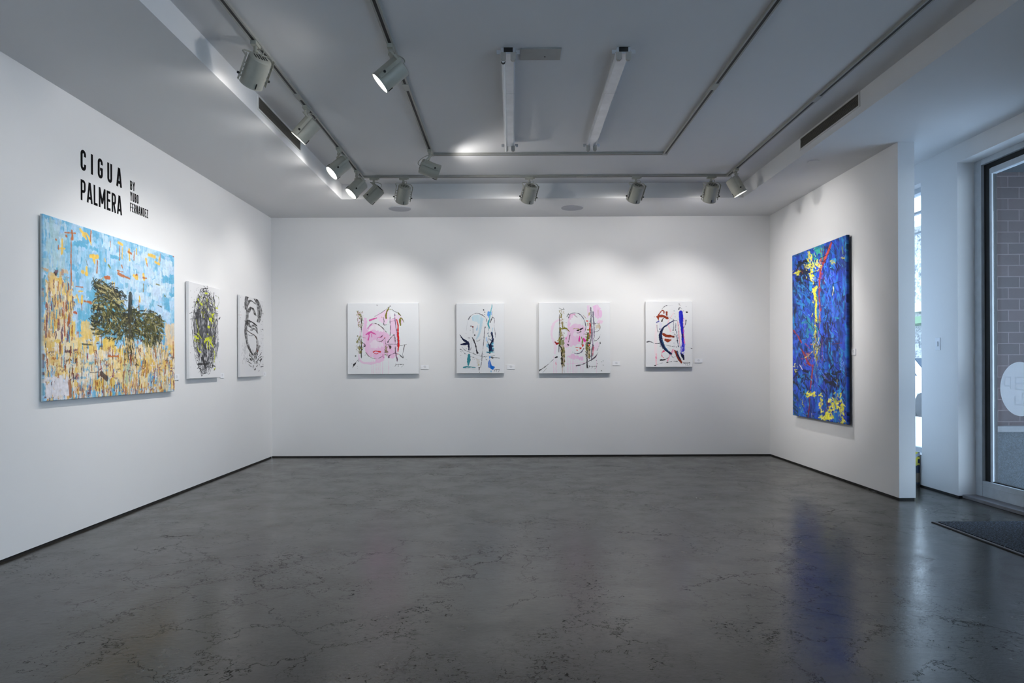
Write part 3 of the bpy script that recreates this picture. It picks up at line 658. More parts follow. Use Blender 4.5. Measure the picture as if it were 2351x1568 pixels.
# ---------- back wall canvas: pink face between olive bars
def art_pink_olive():
    TL = onY(1236.7, 694.8, 8.914); BR = onY(1401.5, 856.8, 8.914); W = BR[0]-TL[0]; H = TL[2]-BR[2]
    cv = mkconv(1220, 680, 7.84, 'Y', 8.914, TL); A = Art(W, H, 330, 326, WHT, cv, 8.914/FPX/7.84); D = A.dots
    A.poly([(640,700),(660,400),(700,320),(800,320),(700,420),(690,540),(780,480),(930,520),(965,560),(960,760),(950,900),(850,860),(700,900),(600,930),(590,800)], (238,200,230), .9, rag=8)
    A.poly([(700,420),(780,350),(880,380),(930,470),(900,510),(780,500),(700,540)], (240,238,242), .9, rag=8)
    A.poly([(780,620),(860,680),(850,720),(740,720)], (240,234,242), .7, rag=8)
    A.poly([(1110,180),(1180,145),(1230,190),(1275,290),(1270,370),(1200,410),(1140,360),(1120,270)], (238,196,232), .95, rag=8)
    A.poly([(1000,170),(1050,170),(1060,330),(1010,400),(1005,260)], (240,206,234), .8, rag=8); A.poly([(1180,430),(1290,440),(1270,500),(1200,500)], (240,200,230), .7, rag=8)
    A.poly([(640,1080),(720,1040),(930,1090),(920,1150),(700,1110)], (236,190,228), .9, rag=8)
    D([(490,420),(400,500),(365,640),(370,760)], [20,40,36,30], (238,206,230), .7); D([(395,780),(430,900),(420,1020)], [40,60,40], (238,214,232), .7)
    A.poly([(600,940),(740,940),(700,1040),(620,1060)], (242,226,238), .7, rag=8); A.poly([(980,560),(1000,560),(1010,800),(960,860)], (240,214,232), .8, rag=6)
    A.poly([(1180,800),(1220,850),(1210,930),(1120,1000),(1110,900)], (238,212,232), .7, rag=8)
    for x in (400,430,455,645,660,700,740,765,800,820,890,930,1170): D([(x,1080),(x+1,1240),(x,1375)], 9, (240,208,230), .7)
    D([(520,1210),(700,1210),(980,1190)], 8, (240,200,228), .6)
    # bars
    D([(500,215),(540,235),(590,245),(575,215)], 10, (90,96,96), .8); D([(545,250),(548,300)], 20, (180,170,160), .7, dry=.3)
    D([(505,330),(508,560),(500,720),(495,1000)], [12,14,12,10], (50,50,50), .95)
    D([(540,320),(535,380)], [12,30], OLV, 1); D([(560,470),(565,600)], [24,14], OLV, .95, dry=.2); D([(525,560),(530,700),(500,780)], [20,26,30], OLV, .95, dry=.15)
    A.poly([(490,780),(540,740),(590,780),(590,880),(500,870)], (110,112,20), 1, rag=10); D([(470,800),(500,790)], [16,30], (176,160,100), .9)
    D([(520,590),(570,580),(620,580),(660,610),(690,640)], [20,34,28,14,4], OLV, 1); D([(545,380),(555,560),(545,740)], 10, (190,150,130), .7)
    D([(430,825),(450,850),(485,845)], [24,40,30], (150,20,16), 1)
    D([(540,760),(590,750)], [34,14], BLK, .9); D([(505,880),(520,900),(540,920)], [24,30,34], BLK, .95); D([(560,900),(565,1000),(570,1220)], [60,66,50], (180,160,130), .85, dry=.3)
    D([(545,920),(548,1040),(555,1220)], [30,28,26], (40,36,10), .9, dry=.35)
    for y in (960,1010,1060,1110,1160,1205): D([(540,y),(562,y+10)], 22, BLK, .95)
    D([(575,930),(570,1000)], 30, OLV, .8, dry=.2); D([(560,1230),(556,1380)], [26,14], (200,180,170), .7); D([(590,1220),(592,1380)], 6, (180,180,180), .7)
    D([(1045,300),(1035,340)], 24, (190,170,110), .9); D([(1055,490),(1055,600),(1055,690)], [30,34,20], RED, 1); D([(1050,690),(1045,760)], 12, RED, .9)
    D([(1020,660),(1015,740),(1010,800)], [22,34,30], (110,116,20), 1); D([(1015,490),(1018,520)], 26, (190,170,110), .7); D([(1010,605),(1050,608)], 18, OLV, 1)
    D([(1068,200),(1075,330),(1070,440),(1050,450)], [14,12,18,10], (70,66,84), .95); D([(1112,280),(1115,400),(1125,500),(1135,740)], [14,22,24,10], (100,84,120), .9)
    D([(1075,440),(1080,700),(1060,860)], [18,16,12], (90,76,90), .85); D([(1100,580),(1105,880)], [16,18], (160,130,170), .8)
    D([(1010,840),(1050,840)], [40,34], BLK, .95); D([(1000,880),(1010,980),(1000,1060)], [30,24,20], (60,56,16), .9, dry=.2); D([(1030,900),(1040,1000),(1030,1100)], [40,44,36], (180,160,100), .85, dry=.2)
    D([(985,870),(990,960)], 26, OLV, .9, dry=.2); D([(1040,870),(1050,890)], 16, (220,60,20), 1); D([(1000,1060),(1005,1280)], [20,24], (30,26,30), .95); D([(1048,1060),(1045,1120)], 20, (50,44,20), .8)
    D([(1110,885),(1090,980),(1080,1160)], [30,18,10], (60,60,66), .9); D([(1115,910),(1105,1060)], [22,14], (230,60,100), .8)
    D([(1075,1120),(1080,1165)], 12, (150,170,170), .7)
    D([(635,375),(670,315)], [6,18], (60,60,60), .9); D([(670,390),(690,330),(770,300),(860,318),(930,390),(970,480),(978,580),(945,690)], [14,9,7,8,8,12,8,4], (75,68,92), .95)
    D([(770,335),(820,375)], [6,16], (150,110,140), .7); D([(680,390),(720,330),(790,330)], [6,10,8], (226,150,190), .8)
    D([(755,590),(800,578),(870,600)], [10,10,16], (176,160,70), .9); D([(820,612),(845,612)], [20,26], (30,30,20), 1); D([(880,600),(930,572)], [26,24], (40,14,44), 1); D([(770,640),(840,660),(890,632)], [4,10,18], (80,74,70), .9)
    D([(620,620),(645,622)], 8, (150,150,160), .7)
    D([(700,670),(685,740),(668,830)], [6,16,10], (70,46,60), .95); D([(655,865),(668,880)], 22, (50,46,60), .95); D([(625,745),(625,765)], 18, HOT, .9)
    D([(870,720),(862,800)], [16,30], (236,60,166), 1); D([(935,760),(965,800)], [26,44], (236,60,166), 1); D([(895,725),(920,790),(910,870)], [12,26,14], (120,140,50), .95)
    D([(790,915),(840,925),(890,930)], [10,10,20], RED, 1); D([(860,955),(895,930)], [8,22], RED, 1); D([(925,905),(930,880)], [14,24], RED, 1); D([(815,968),(830,970)], 18, (236,90,90), .9)
    D([(740,1000),(790,1028),(850,1028),(900,1000),(945,935)], [6,9,8,14,8], (90,76,110), .95)
    D([(990,445),(1010,445)], 22, (226,60,50), .95); D([(930,340),(985,400)], 8, (170,130,90), .8)
    D([(1140,495),(1190,485),(1235,530),(1230,590),(1190,630),(1140,635)], [8,8,10,8,6,12], (110,100,110), .9); A.poly([(1150,510),(1210,520),(1240,460),(1225,590),(1160,580)], (214,196,170), .8, rag=10)
    D([(1240,690),(1215,750),(1170,795),(1130,800)], [4,9,12,8], (80,72,84), .9); D([(1240,830),(1242,850)], 16, (60,60,60), .9); D([(1220,830),(1215,900),(1180,980)], [4,6,8], (120,90,120), .8); D([(1200,250),(1205,340)], 16, (216,180,190), .8)
    D([(810,1248),(900,1228),(1010,1180),(1140,1100),(1200,1010)], [22,10,14,24,3], (66,44,64), .95)
    D([(430,1105),(460,1090)], [20,28], BLK, 1); D([(420,1110),(280,1240),(150,1330),(128,1345)], [4,9,16,8], (60,60,64), .9); D([(275,1290),(205,1370)], 5, (150,150,150), .8)
    for (x,y) in ((1265,1175),(1290,1235),(1260,1335),(1185,1210),(1170,1150),(1290,1160),(625,470)): D([(x,y),(x+3,y+2)], 13, (90,100,96), .85)
    D([(440,1190),(445,1220)], 12, (236,130,150), .8)
    speck(A, 500, 250, 590, 760, 60, 9, [(140,130,60),(180,160,120),(200,170,170),OLV], 24, sd=1); speck(A, 535, 900, 600, 1260, 70, 10, [(30,28,10),OLV,(180,160,120),(60,56,20)], 18, sd=2)
    speck(A, 970, 640, 1060, 1100, 90, 10, [OLV,(30,28,16),(180,160,110),(60,56,20)], 22, sd=3); speck(A, 1060, 220, 1130, 1100, 40, 7, [(100,84,120),(150,140,160),(180,170,190)], 40, sd=4)
    speck(A, 380, 900, 1200, 1370, 22, 6, [(240,208,230)], 60, sd=5, a=.6)
    signature(A, 1040, 1262, 140, 40)
    tag(canvas('painting', A, TL, (1,0,0), (0,-1,0), .026, M['paint'], WHT, standoff=.013), 'white back wall canvas, pink bald face between two olive and black bars', 'painting', 'pale canvases on the back wall')
art_pink_olive()
# ---------- back wall canvas: navy arc and rust marks
def art_rust():
    TL = onY(1482.2, 691.6, 8.914); BR = onY(1590, 842.5, 8.914); W = BR[0]-TL[0]; H = TL[2]-BR[2]
    cv = mkconv(1465, 680, 8.71, 'Y', 8.914, TL); A = Art(W, H, 226, 318, (235, 236, 238), cv, 8.914/FPX/8.71); D = A.dots
    NVY = (10, 26, 70); RST = (150, 56, 24); PK = (250, 190, 205); BL = (26, 30, 196)
    for p in ([(710,340),(600,520),(650,700)], ): D(p, [10,18,24], PK, .7)
    D([(795,510),(815,760),(830,980)], [14,26,14], (240,160,175), .75); D([(370,560),(350,900),(365,1380)], [30,60,40], (248,226,232), .6)
    D([(365,1150),(360,1380)], [26,14], (248,190,205), .7); D([(700,1080),(640,1180),(590,1290)], [40,22,22], (246,160,190), .85)
    D([(510,1095),(475,1130),(480,1200),(510,1225)], [34,14,10,10], (232,90,130), .85); D([(515,1095),(520,1100)], 22, (226,60,110), 1); D([(360,1215),(368,1235)], 28, (244,130,170), .8)
    A.poly([(420,520),(470,530),(480,700),(430,760)], (220,218,240), .6, rag=8)
    D([(490,850),(680,830)], 10, (244,160,160), .8)
    # blue band
    D([(855,325),(865,500),(885,680),(895,800),(900,950),(895,1080)], [68,78,62,50,52,50], BL, 1); D([(835,330),(840,560)], [20,30], (60,70,220), .6); D([(870,1020),(860,1110)], [40,20], (100,110,230), .8, dry=.2); D([(935,960),(925,1080)], 18, (120,110,220), .7, dry=.3)
    D([(915,440),(915,560),(905,700),(930,940)], [16,14,8,22], (240,110,190), .85); D([(890,760),(895,820)], [30,26], (20,10,60), .8)
    D([(960,480),(945,570),(905,640)], [24,8,16], (46,40,60), .95)
    # navy arc
    D([(770,485),(690,498),(570,580),(490,650),(450,780),(470,900),(530,1030),(600,1110),(665,1150)], [8,22,24,36,52,60,56,40,34], NVY, 1)
    D([(560,580),(690,500)], [8,4], (90,100,190), .7); D([(470,860),(540,1010),(610,1090)], 7, (80,160,210), .8); D([(440,700),(425,830),(500,1040)], [8,24,24], NVY, .9)
    # rust marks
    D([(440,330),(480,288),(515,300),(515,340)], [24,26,26,22], RST, 1); D([(570,320),(572,375)], [44,36], RST, 1)
    D([(375,410),(420,400),(500,400),(580,435)], [26,52,50,54], RST, 1); D([(400,430),(408,470)], [40,16], RST, 1); D([(325,410),(335,412)], 12, (200,160,150), .8); D([(410,370),(430,340)], 16, RST, 1)
    D([(475,500),(500,450),(545,425)], [24,14,10], (50,26,20), .95); D([(365,520),(410,500)], [14,26], (70,70,170), .9)
    D([(510,760),(560,790),(640,795),(710,808)], [50,56,46,34], RST, 1); D([(700,808),(715,812)], 22, (60,20,20), .9); D([(550,870),(600,885),(655,872)], [50,58,20], RST, 1)
    D([(725,1075),(765,1140),(800,1220),(865,1320)], [20,46,60,42], (136,50,22), 1); D([(780,1095),(800,1180),(840,1260)], [26,36,20], NVY, .95); D([(790,1110),(800,1150)], 8, (90,150,210), .9)
    D([(855,1135),(890,1190),(915,1265)], [22,46,22], (8,22,60), 1)
    # thin dark lines
    D([(480,250),(530,205),(575,185)], [4,8,12], GRY, .9); D([(575,185),(700,180)], 3, (190,190,196), .7); D([(590,395),(640,430),(700,465)], 6, (150,140,150), .8)
    D([(375,530),(380,640),(400,715)], [4,8,12], (90,84,92), .9)
    D([(180,915),(235,905),(330,940),(430,945),(560,975),(690,1005),(735,1010)], [28,22,7,10,6,9,9], (66,66,76), .95); D([(740,1010),(950,1015),(1060,1035)], 3, (190,190,196), .6); D([(1060,1038),(1088,1045)], 16, (50,50,56), .95)
    D([(450,1275),(530,1265),(610,1225)], [26,18,4], (36,36,44), 1); D([(330,1382),(350,1382)], 20, (40,40,44), 1); D([(350,1378),(420,1350),(490,1330)], 5, (140,140,146), .9); D([(575,1320),(595,1318)], 18, (50,50,54), 1); D([(600,1315),(700,1298),(785,1300)], [4,4,14], (120,120,126), .9)
    D([(665,1160),(680,1205),(710,1225),(745,1195)], 7, (80,80,100), .9); D([(665,1160),(685,1080),(705,1050)], 5, (140,140,160), .8)
    D([(705,460),(710,600),(700,680)], [8,10,14], (80,90,120), .8, dry=.3); D([(755,540),(750,690)], [10,14], (100,104,120), .8); D([(770,700),(785,880),(810,1010)], [8,16,14], (30,60,110), .9); D([(785,870),(790,890)], 22, (10,20,40), 1); D([(700,678),(702,682)], 20, BLK, .9)
    D([(725,760),(745,775)], 14, (120,120,120), .8); D([(765,1010),(768,1014)], 16, (50,50,60), .9); D([(800,990),(812,1010)], 16, (40,50,80), .9); D([(860,950),(840,1030)], 5, (120,120,150), .8); D([(740,900),(735,1010)], 5, (170,175,195), .7)
    D([(818,155),(832,160)], 18, (50,46,56), .95); D([(820,190),(850,190)], 14, (180,150,150), .8); D([(815,260),(825,235),(845,232)], [18,20,12], (50,46,56), .95); D([(965,315),(985,318)], [26,24], (12,12,18), 1)
    for (x,y) in ((960,205),(720,290),(870,250),(905,295),(730,350),(740,410),(795,455),(710,465)): D([(x,y),(x+3,y+2)], 13, (160,165,170), .8)
    D([(905,1330),(935,1335)], 16, (40,40,60), .95)
    speck(A, 700, 470, 820, 1010, 30, 7, [(90,100,130),(150,156,176),(30,60,110)], 20, sd=1); speck(A, 425, 640, 480, 1000, 26, 12, [NVY,(20,40,100)], 14, sd=2); speck(A, 855, 900, 940, 1120, 26, 9, [(60,60,220),(120,110,230),(180,170,240)], 50, sd=3)
    signature(A, 955, 1335, 82, 50)
    tag(canvas('painting', A, TL, (1,0,0), (0,-1,0), .026, M['paint'], WHT, standoff=.013), 'narrow white back wall canvas nearest right corner, navy arc and rust marks', 'painting', 'pale canvases on the back wall')
art_rust()
# ---------- left wall: tall black oval with yellow
def art_bw1():
    TL = onX(433.5, 645, -3.088); BL = onX(434.5, 868.3, -3.088); TRc = onX(506, 657, -3.088); W = TRc[1]-TL[1]; H = .942
    cv = mkconv(410, 620, 5.6, 'X', -3.088, TL); A = Art(W, H, 230, 310, (230, 230, 232), cv, 1/5.6*6.9/FPX); D = A.dots
    r = random.Random(5); cx, cy, rx, ry = W*.50, H*.52, W*.37, H*.42
    def P(t, k): return cx+rx*k*math.cos(t), cy+ry*k*math.sin(t)
    for _ in range(520):
        t = r.uniform(0, 6.28); k = math.sqrt(r.random())*.86; x, y = P(t, k); an = t*1.0+1.57+r.gauss(0, .6); l = r.uniform(.03, .10)
        D([(x, y), (x+l*math.cos(an)*.8, y+l*math.sin(an))], r.uniform(.008, .035), r.choice([(92,94,102),(74,76,84),(112,114,122),(58,58,64),(140,142,148)]), .6, dry=.4, px=False)
    for _ in range(200):     # dark core brush arcs
        t = r.uniform(0, 6.28); k = r.uniform(0, .78); c = r.choice([(40,40,44),(60,60,66),(84,84,90),(110,112,118),(30,30,34)])
        pts = []
        for i in range(4): x, y = P(t+i*.22, k+r.gauss(0, .03)); pts.append((x, y))
        D(pts, r.uniform(.006, .028), c, .75, dry=.45, px=False)
    for _ in range(420):     # swirling edge lines
        t = r.uniform(0, 6.28); k = r.uniform(.60, 1.12); c = r.choice([(26,26,28),(50,50,54),(80,80,84),(120,120,124),(200,200,202)])
        pts = [P(t+i*.13, k+i*r.gauss(0, .03)) for i in range(4)]
        D(pts, r.uniform(.002, .012), c, .85, dry=.35, px=False)
    for _ in range(90):
        t = r.uniform(3.4, 6.0); k = r.uniform(.9, 1.2); x, y = P(t, k); D([(x, y), (x+r.gauss(0, .03), y+r.gauss(0, .02))], r.uniform(.002, .007), (30,30,32), .9, px=False)
    for _ in range(120):
        x = r.uniform(.02, W-.02); y = r.uniform(.03, H-.05); D([(x, y), (x+r.gauss(0, .006), y+r.gauss(0, .01))], r.uniform(.0015, .005), (60,60,64), .8, px=False)
    D([(455,290),(450,360),(465,420),(455,480)], [10,30,24,14], (56,60,66), .95); D([(470,330),(510,350),(520,420),(490,500)], [6,8,6,14], (120,130,80), .8)
    D([(250,520),(240,640),(260,760)], [30,50,40], (44,44,48), .9, dry=.3); D([(310,1160),(350,1280)], [60,50], (34,34,38), .95, dry=.2); D([(250,1240),(380,1230)], 26, (30,30,34), .9, dry=.3); D([(200,830),(250,860),(230,930)], [14,30,40], (60,54,40), .9, dry=.2)
    D([(435,870),(470,880),(470,910),(440,915)], 10, (90,94,106), .9); D([(470,1000),(510,960),(500,1060)], [20,40,26], (100,106,118), .7, dry=.3)
    Y = (210, 218, 36)
    speck(A, 240, 330, 460, 560, 26, 10, [Y], 24, sd=4); speck(A, 300, 860, 460, 1010, 26, 14, [Y], 26, sd=5); speck(A, 190, 820, 280, 960, 12, 12, [Y], 20, sd=6); speck(A, 380, 560, 490, 760, 16, 10, [Y], 16, sd=7)
    for pts, w in (([(250,380),(262,400)],24),([(290,440),(305,455)],28),([(340,300),(375,305)],20),([(365,360),(365,410)],12),([(312,550),(320,620),(335,620)],10),([(430,590),(455,570)],26),([(400,640),(420,650)],44),([(380,745),(395,750)],36),([(225,650),(250,760),(270,860),(295,900)],8),([(200,870),(230,885),(260,900)],[18,34,18]),([(330,940),(380,900),(420,960),(450,1010)],[20,36,30,20]),([(370,960),(375,1030)],[30,16]),([(455,1060),(465,1110),(458,1210)],[14,16,10]),([(235,990),(260,1060),(290,1085)],[8,16,22]),([(460,1300),(472,1290)],20),([(480,495),(500,498)],18),([(410,560),(440,600),(480,700)],8),([(230,420),(225,480)],10),([(370,840),(380,850)],18),([(340,900),(400,890)],14)):
        D(pts, w, Y, .95, dry=.1)
    D([(150,640),(151,645)], [10,10], (60,60,64), .9); D([(172,640),(174,665)], 16, (50,50,54), .9); D([(520,640),(535,620)], [26,14], (40,40,44), .95)
    D([(430,1255),(470,1265)], [14,16], (40,40,40), .95); D([(380,1330),(384,1335)], 12, (90,90,90), .9); D([(455,1320),(470,1300)], 10, (60,60,30), .9)
    tag(canvas('painting', A, TL, (0,1,0), (1,0,0), .028, M['paint'], standoff=.009), 'left wall canvas with grey black scribbled oval and acid yellow splashes', 'painting', 'black and white canvases on the left wall')
art_bw1()
# ---------- left wall: black looping brush figure
def art_bw2():
    TL = onX(551, 676.5, -3.088); TRc = onX(604.5, 684, -3.088); W = TRc[1]-TL[1]; H = .945
    cv = mkconv(410, 620, 5.6, 'X', -3.088, TL); A = Art(W, H, 220, 310, (226, 226, 228), cv, 1/5.6*8.15/FPX); D = A.dots
    r = random.Random(9); K = (36, 34, 34)
    def brush(pts, w, n=9, c=K, dr=.4):
        w = w*1.25
        for k in range(n):
            o = (k/(n-1)-.5)*w
            D([(x+o*.75, y+o*.45) for x, y in pts], max(6, w/n*1.7), r.choice([c, (60,58,58), (24,22,22), c]), .92, dry=r.uniform(.1, dr+.15))
    brush([(870,530),(865,430),(880,345),(930,330),(990,360),(1035,440),(1055,540),(1040,640),(1020,700)], 34, 9)
    brush([(985,380),(1015,450),(1030,560),(1030,640)], 34, 9, dr=.3)
    brush([(870,520),(900,420),(940,400),(985,440)], 26, 6, (70,68,68), .7)
    brush([(900,560),(920,510),(950,500),(975,560),(985,600)], 30, 8, dr=.2)
    brush([(885,540),(880,660),(870,740),(865,860),(880,980),(910,1080),(955,1170)], 34, 9, dr=.25)
    brush([(880,740),(900,690),(930,690),(970,720),(990,745)], 44, 9, dr=.25)
    brush([(880,700),(900,760)], 60, 10, dr=.3)
    brush([(880,820),(930,860),(980,890),(1010,960),(1010,1060),(1010,1120)], 22, 6, (84,58,44), .4)
    brush([(960,1170),(1000,1130),(1035,1030)], 30, 7, (60,50,46), .5)
    brush([(930,780),(960,750),(1000,780),(1010,850)], 30, 6, (90,88,88), .8); brush([(930,820),(970,790),(1000,830)], 20, 5, (70,68,68), .7)
    D([(890,880),(930,895),(970,885)], 10, (130,134,140), .8); D([(955,1110),(958,1130)], 16, (140,60,30), .9); D([(1015,1105),(1020,1115)], 18, (140,50,30), .9)
    for _ in range(60):
        x = r.gauss(860, 22); y = r.uniform(980, 1240); D([(x, y), (x+r.gauss(0, 6), y+r.uniform(20, 60))], r.uniform(3, 6), (120,120,122), .7, dry=.3)
    for _ in range(70):
        x = r.gauss(985, 42); y = r.gauss(1235, 50); s_ = (x-985)*.4; D([(x, y), (x+s_+r.gauss(0, 12), y-r.uniform(8, 40))], r.uniform(5, 15), K, .92, dry=.15)
    for _ in range(70):
        x = r.uniform(1040, 1100); y = r.uniform(360, 1330); D([(x, y), (x+r.gauss(0, 4), y+r.gauss(0, 14))], r.uniform(3, 7), (130,130,132), .7)
    for (x, y, w) in ((1085,575,16),(830,488,12),(985,1365,26),(975,1375,18),(1035,1300,14),(930,1330,14),(865,1270,8),(1080,800,14),(1090,820,12),(1060,500,10)): D([(x,y),(x+3,y+3)], w, K, .95)
    for y in (350,560,640,660): D([(795,y),(800,y+3)], 7, (150,150,152), .8)
    D([(780,602),(812,604)], 4, (190,120,120), .8)
    tag(canvas('painting', A, TL, (0,1,0), (1,0,0), .028, M['paint'], standoff=.009), 'left wall canvas nearest the corner with one looping black brush figure', 'painting', 'black and white canvases on the left wall')
art_bw2()
# ---------- left wall: large blue and gold
def art_big():
    TL = onX(99, 490.5, -3.090); BRc = onX(399, 898.5, -3.090); W = onX(400, 583, -3.09)[1]-TL[1]; H = 1.245
    cv = mkconv(80, 480, 3.409, 'X', -3.09, TL); A = Art(W, H, 560, 400, (150, 200, 230), cv, 1/3.409*5.2/FPX); D = A.dots
    r = random.Random(21); U = lambda a, b_: r.uniform(a, b_)
    SK = [(132,190,222),(104,176,214),(160,206,232),(186,218,240),(200,226,244),(150,196,226),(178,208,240),(120,184,214)]
    PAL = [(232,200,110),(226,188,90),(240,224,180),(236,214,160),(176,100,36),(190,116,52),(224,214,206),(236,232,232),(120,78,84),(96,60,58),(228,178,96),(90,170,196),(110,180,214),(202,170,130),(60,44,44)]
    n1 = vnoise(400, 560, 7, 9, 41, 4)
    for k, (lo, hi, c) in enumerate(((.0,.40,(96,172,212)),(.53,.62,(178,212,240)),(.62,1.,(196,222,242)))):
        mk = ((n1 > lo) & (n1 <= hi))[..., None]*.85; A.a = A.a*(1-mk)+A.col(c)*mk
    def dab(x, y, w, h, c, a=.9, dry=.35, rag=5):
        A.poly([(x, y), (x+w*U(.8, 1.1), y+U(-.006, .006)), (x+w*U(.8, 1.1), y+h*U(.8, 1.1)), (x+U(-.004, .004), y+h)], c, a, dry=dry, px=False, rag=rag)
    for _ in range(520):
        w, h = U(.015, .09), U(.03, .16); dab(U(-.02, W), U(-.05, .85), w, h, r.choice(SK), U(.5, .9), dry=U(.3, .6))
    # paler right hand sky and stronger blues in the middle
    for _ in range(80): dab(U(.95, W), U(.05, .55), U(.03, .14), U(.03, .09), r.choice([(200,224,242),(190,214,240),(210,230,246)]), .75)
    for _ in range(60): dab(U(.35, .95), U(.45, .75), U(.02, .07), U(.05, .14), (104,180,214), .85)
    for (x, y, w, h) in ((1000,520,110,80),(1010,690,40,110),(1050,660,60,30),(1060,510,40,20),(300,250,120,60),(430,290,70,50),(590,350,80,60),(100,440,90,60),(170,450,60,90)):
        p = cv(x, y); q = cv(x+w, y+h); dab(p[0], p[1], q[0]-p[0], max(.03, q[1]-p[1]), (92,172,210), .9, dry=.2)
    for _ in range(60): dab(U(0, .2), U(0, .35), U(.02, .06), U(.05, .15), r.choice([(170,204,214),(160,196,206),(196,218,230)]), .6, dry=.5)
    # rainfall of vertical bars in the lower third and left band
    def dens(x, y):
        edge = .80+.05*math.sin(x*9)+.04*math.sin(x*23)
        if x < .30: edge = .36+.05*math.sin(x*30)
        elif x < .62: edge = .74
        elif x > 1.45: edge = .72
        return y > edge
    for _ in range(2300):
        x, y = U(-.01, W), U(.30, H+.0)
        if not dens(x, y): continue
        w, h = U(.006, .035), U(.02, .12)
        if r.random() < .25: w, h = U(.02, .07), U(.008, .025)
        if y > 1.0: pal = PAL[:9]+PAL[10:14]
        else: pal = PAL
        dab(x, y, w, min(h, H-y+.02), r.choice(pal), U(.7, .95), dry=U(.1, .5), rag=4)
    for _ in range(120):     # broad gold and cream patches
        x, y = U(0, W), U(.78, 1.15)
        dab(x, y, U(.05, .14), U(.05, .13), r.choice([(234,200,104),(238,210,130),(240,220,170),(236,226,206)]), .85, dry=.4)
    for (x, y, w, h, c) in ((120,530,100,100,(236,200,100)),(150,600,60,260,(240,214,150)),(360,880,110,170,(240,204,110)),(530,1020,90,100,(236,200,90)),(620,1100,80,40,(236,200,90)),(570,1180,110,150,(240,214,150)),(520,1340,110,90,(232,196,80)),(870,1190,150,90,(236,200,110)),(800,1070,60,110,(240,216,170)),(1020,900,80,180,(236,206,160)),(60,900,60,110,(222,216,196)),(470,940,40,120,(232,196,90)),(690,1220,60,160,(180,200,170)),(730,1360,90,60,(232,190,110))):
        p = cv(x, y); q = cv(x+w, y+h); dab(p[0], p[1], q[0]-p[0], max(.03, q[1]-p[1]), c, .85, dry=.35, rag=8)
    for _ in range(50):
        x, y = U(0, .28), U(.38, 1.0); dab(x, y, U(.04, .09), U(.06, .14), r.choice([(234,204,110),(240,220,170),(232,224,206),(226,190,120)]), .85, dry=.4)
    for _ in range(90):
        x, y = U(0, W), U(.90, 1.12); dab(x, y, U(.03, .09), U(.006, .016), r.choice([(96,60,58),(60,50,44),(176,100,36),(236,230,224),(110,180,214),(130,80,90)]), .85, dry=.4)
    for _ in range(650):
        x, y = U(0, W), U(.85, H-.02); dab(x, y, U(.004, .014), U(.02, .09), r.choice([(170,92,28),(150,80,40),(236,232,230),(70,40,50),(110,176,206),(140,60,90),(236,226,200),(226,180,80)]), .9, dry=U(0, .4), rag=3)
    for _ in range(130):
        x, y = U(0, .30), U(.40, .80); dab(x, y, U(.005, .016), U(.03, .10), r.choice([(120,70,90),(170,92,28),(236,214,150),(96,60,90),(226,190,110),(80,160,190)]), .85, dry=U(0, .4), rag=3)
    for _ in range(60): dab(U(0, .25), U(1.08, 1.2), U(.01, .04), U(.03, .09), (228,226,232), .85, dry=.3)
    # accent strokes in the sky
    OR = (186, 108, 50); YE = (236, 196, 84)
    acc = [([(235,185),(320,190)],7,OR),([(290,170),(295,240)],14,OR),([(285,230),(283,390)],7,OR),([(283,400),(285,600)],9,OR),([(355,160),(385,200),(400,230)],[10,26,10],YE),([(400,190),(430,240),(440,280)],[14,14,8],YE),([(440,170),(435,250)],8,OR),([(215,240),(212,350)],[10,16],YE),([(195,310),(235,312)],7,YE),([(185,290),(185,315)],8,OR),
        ([(435,370),(490,375)],22,YE),([(460,380),(468,425)],[30,10],YE),([(490,410),(485,500)],10,OR),([(370,495),(410,515)],18,YE),([(405,460),(405,520)],14,YE),([(320,612),(375,618)],6,OR),([(590,255),(592,300)],8,OR),([(655,262),(685,280)],16,YE),([(665,290),(663,400)],8,OR),([(685,300),(683,390)],8,YE),
        ([(738,320),(742,400)],[18,12],YE),([(730,335),(755,350)],12,OR),([(778,330),(776,400)],9,OR),([(795,315),(795,350)],10,YE),([(890,358),(940,375)],20,YE),([(940,415),(975,435)],14,YE),([(975,370),(968,430)],10,YE),([(982,350),(980,410)],6,OR),([(870,395),(875,425)],[22,12],YE),([(878,430),(880,450)],8,OR),
        ([(645,485),(690,495)],8,OR),([(655,510),(740,548)],[22,8],OR),([(548,540),(582,542)],[16,22],(190,96,30)),([(775,525),(800,540)],[22,30],YE),([(790,520),(800,515)],10,OR),([(850,515),(855,550)],[22,26],YE),([(845,540),(875,545)],10,OR),([(850,590),(848,650)],8,(150,130,80)),([(608,575),(606,640)],10,YE),([(622,580),(620,650)],8,YE),
        ([(370,690),(368,740)],18,YE),([(330,680),(345,740)],10,YE),([(345,650),(375,650)],8,YE),([(365,750),(370,800)],8,OR),([(385,728),(440,740)],[8,16],OR),([(820,690),(822,730)],14,YE),([(815,720),(815,790)],7,OR),([(305,818),(325,820)],12,(190,90,30)),([(950,590),(980,600)],8,(130,130,90)),([(965,760),(990,770)],8,(90,96,80)),([(1015,680),(1022,690)],9,(110,120,80)),([(1085,365),(1098,372)],16,(180,80,60)),
        ([(245,210),(250,215)],12,OR),([(165,240),(168,244)],8,OR),([(545,390),(550,410)],8,YE),([(575,440),(590,460)],10,(130,140,80)),([(680,445),(685,460)],10,OR),([(400,400),(410,440)],7,(130,140,140))]
    for p, w, c in acc: D(p, [q*1.45 for q in w] if isinstance(w, list) else w*1.5, c, .95, dry=.2)
    # the dark green winged mass
    GR = [(70,72,30),(92,92,44),(44,48,30),(30,34,28),(110,108,60),(140,132,76),(186,174,120),(60,70,50),(26,30,26),(24,26,24),(80,84,36),(50,54,30)]
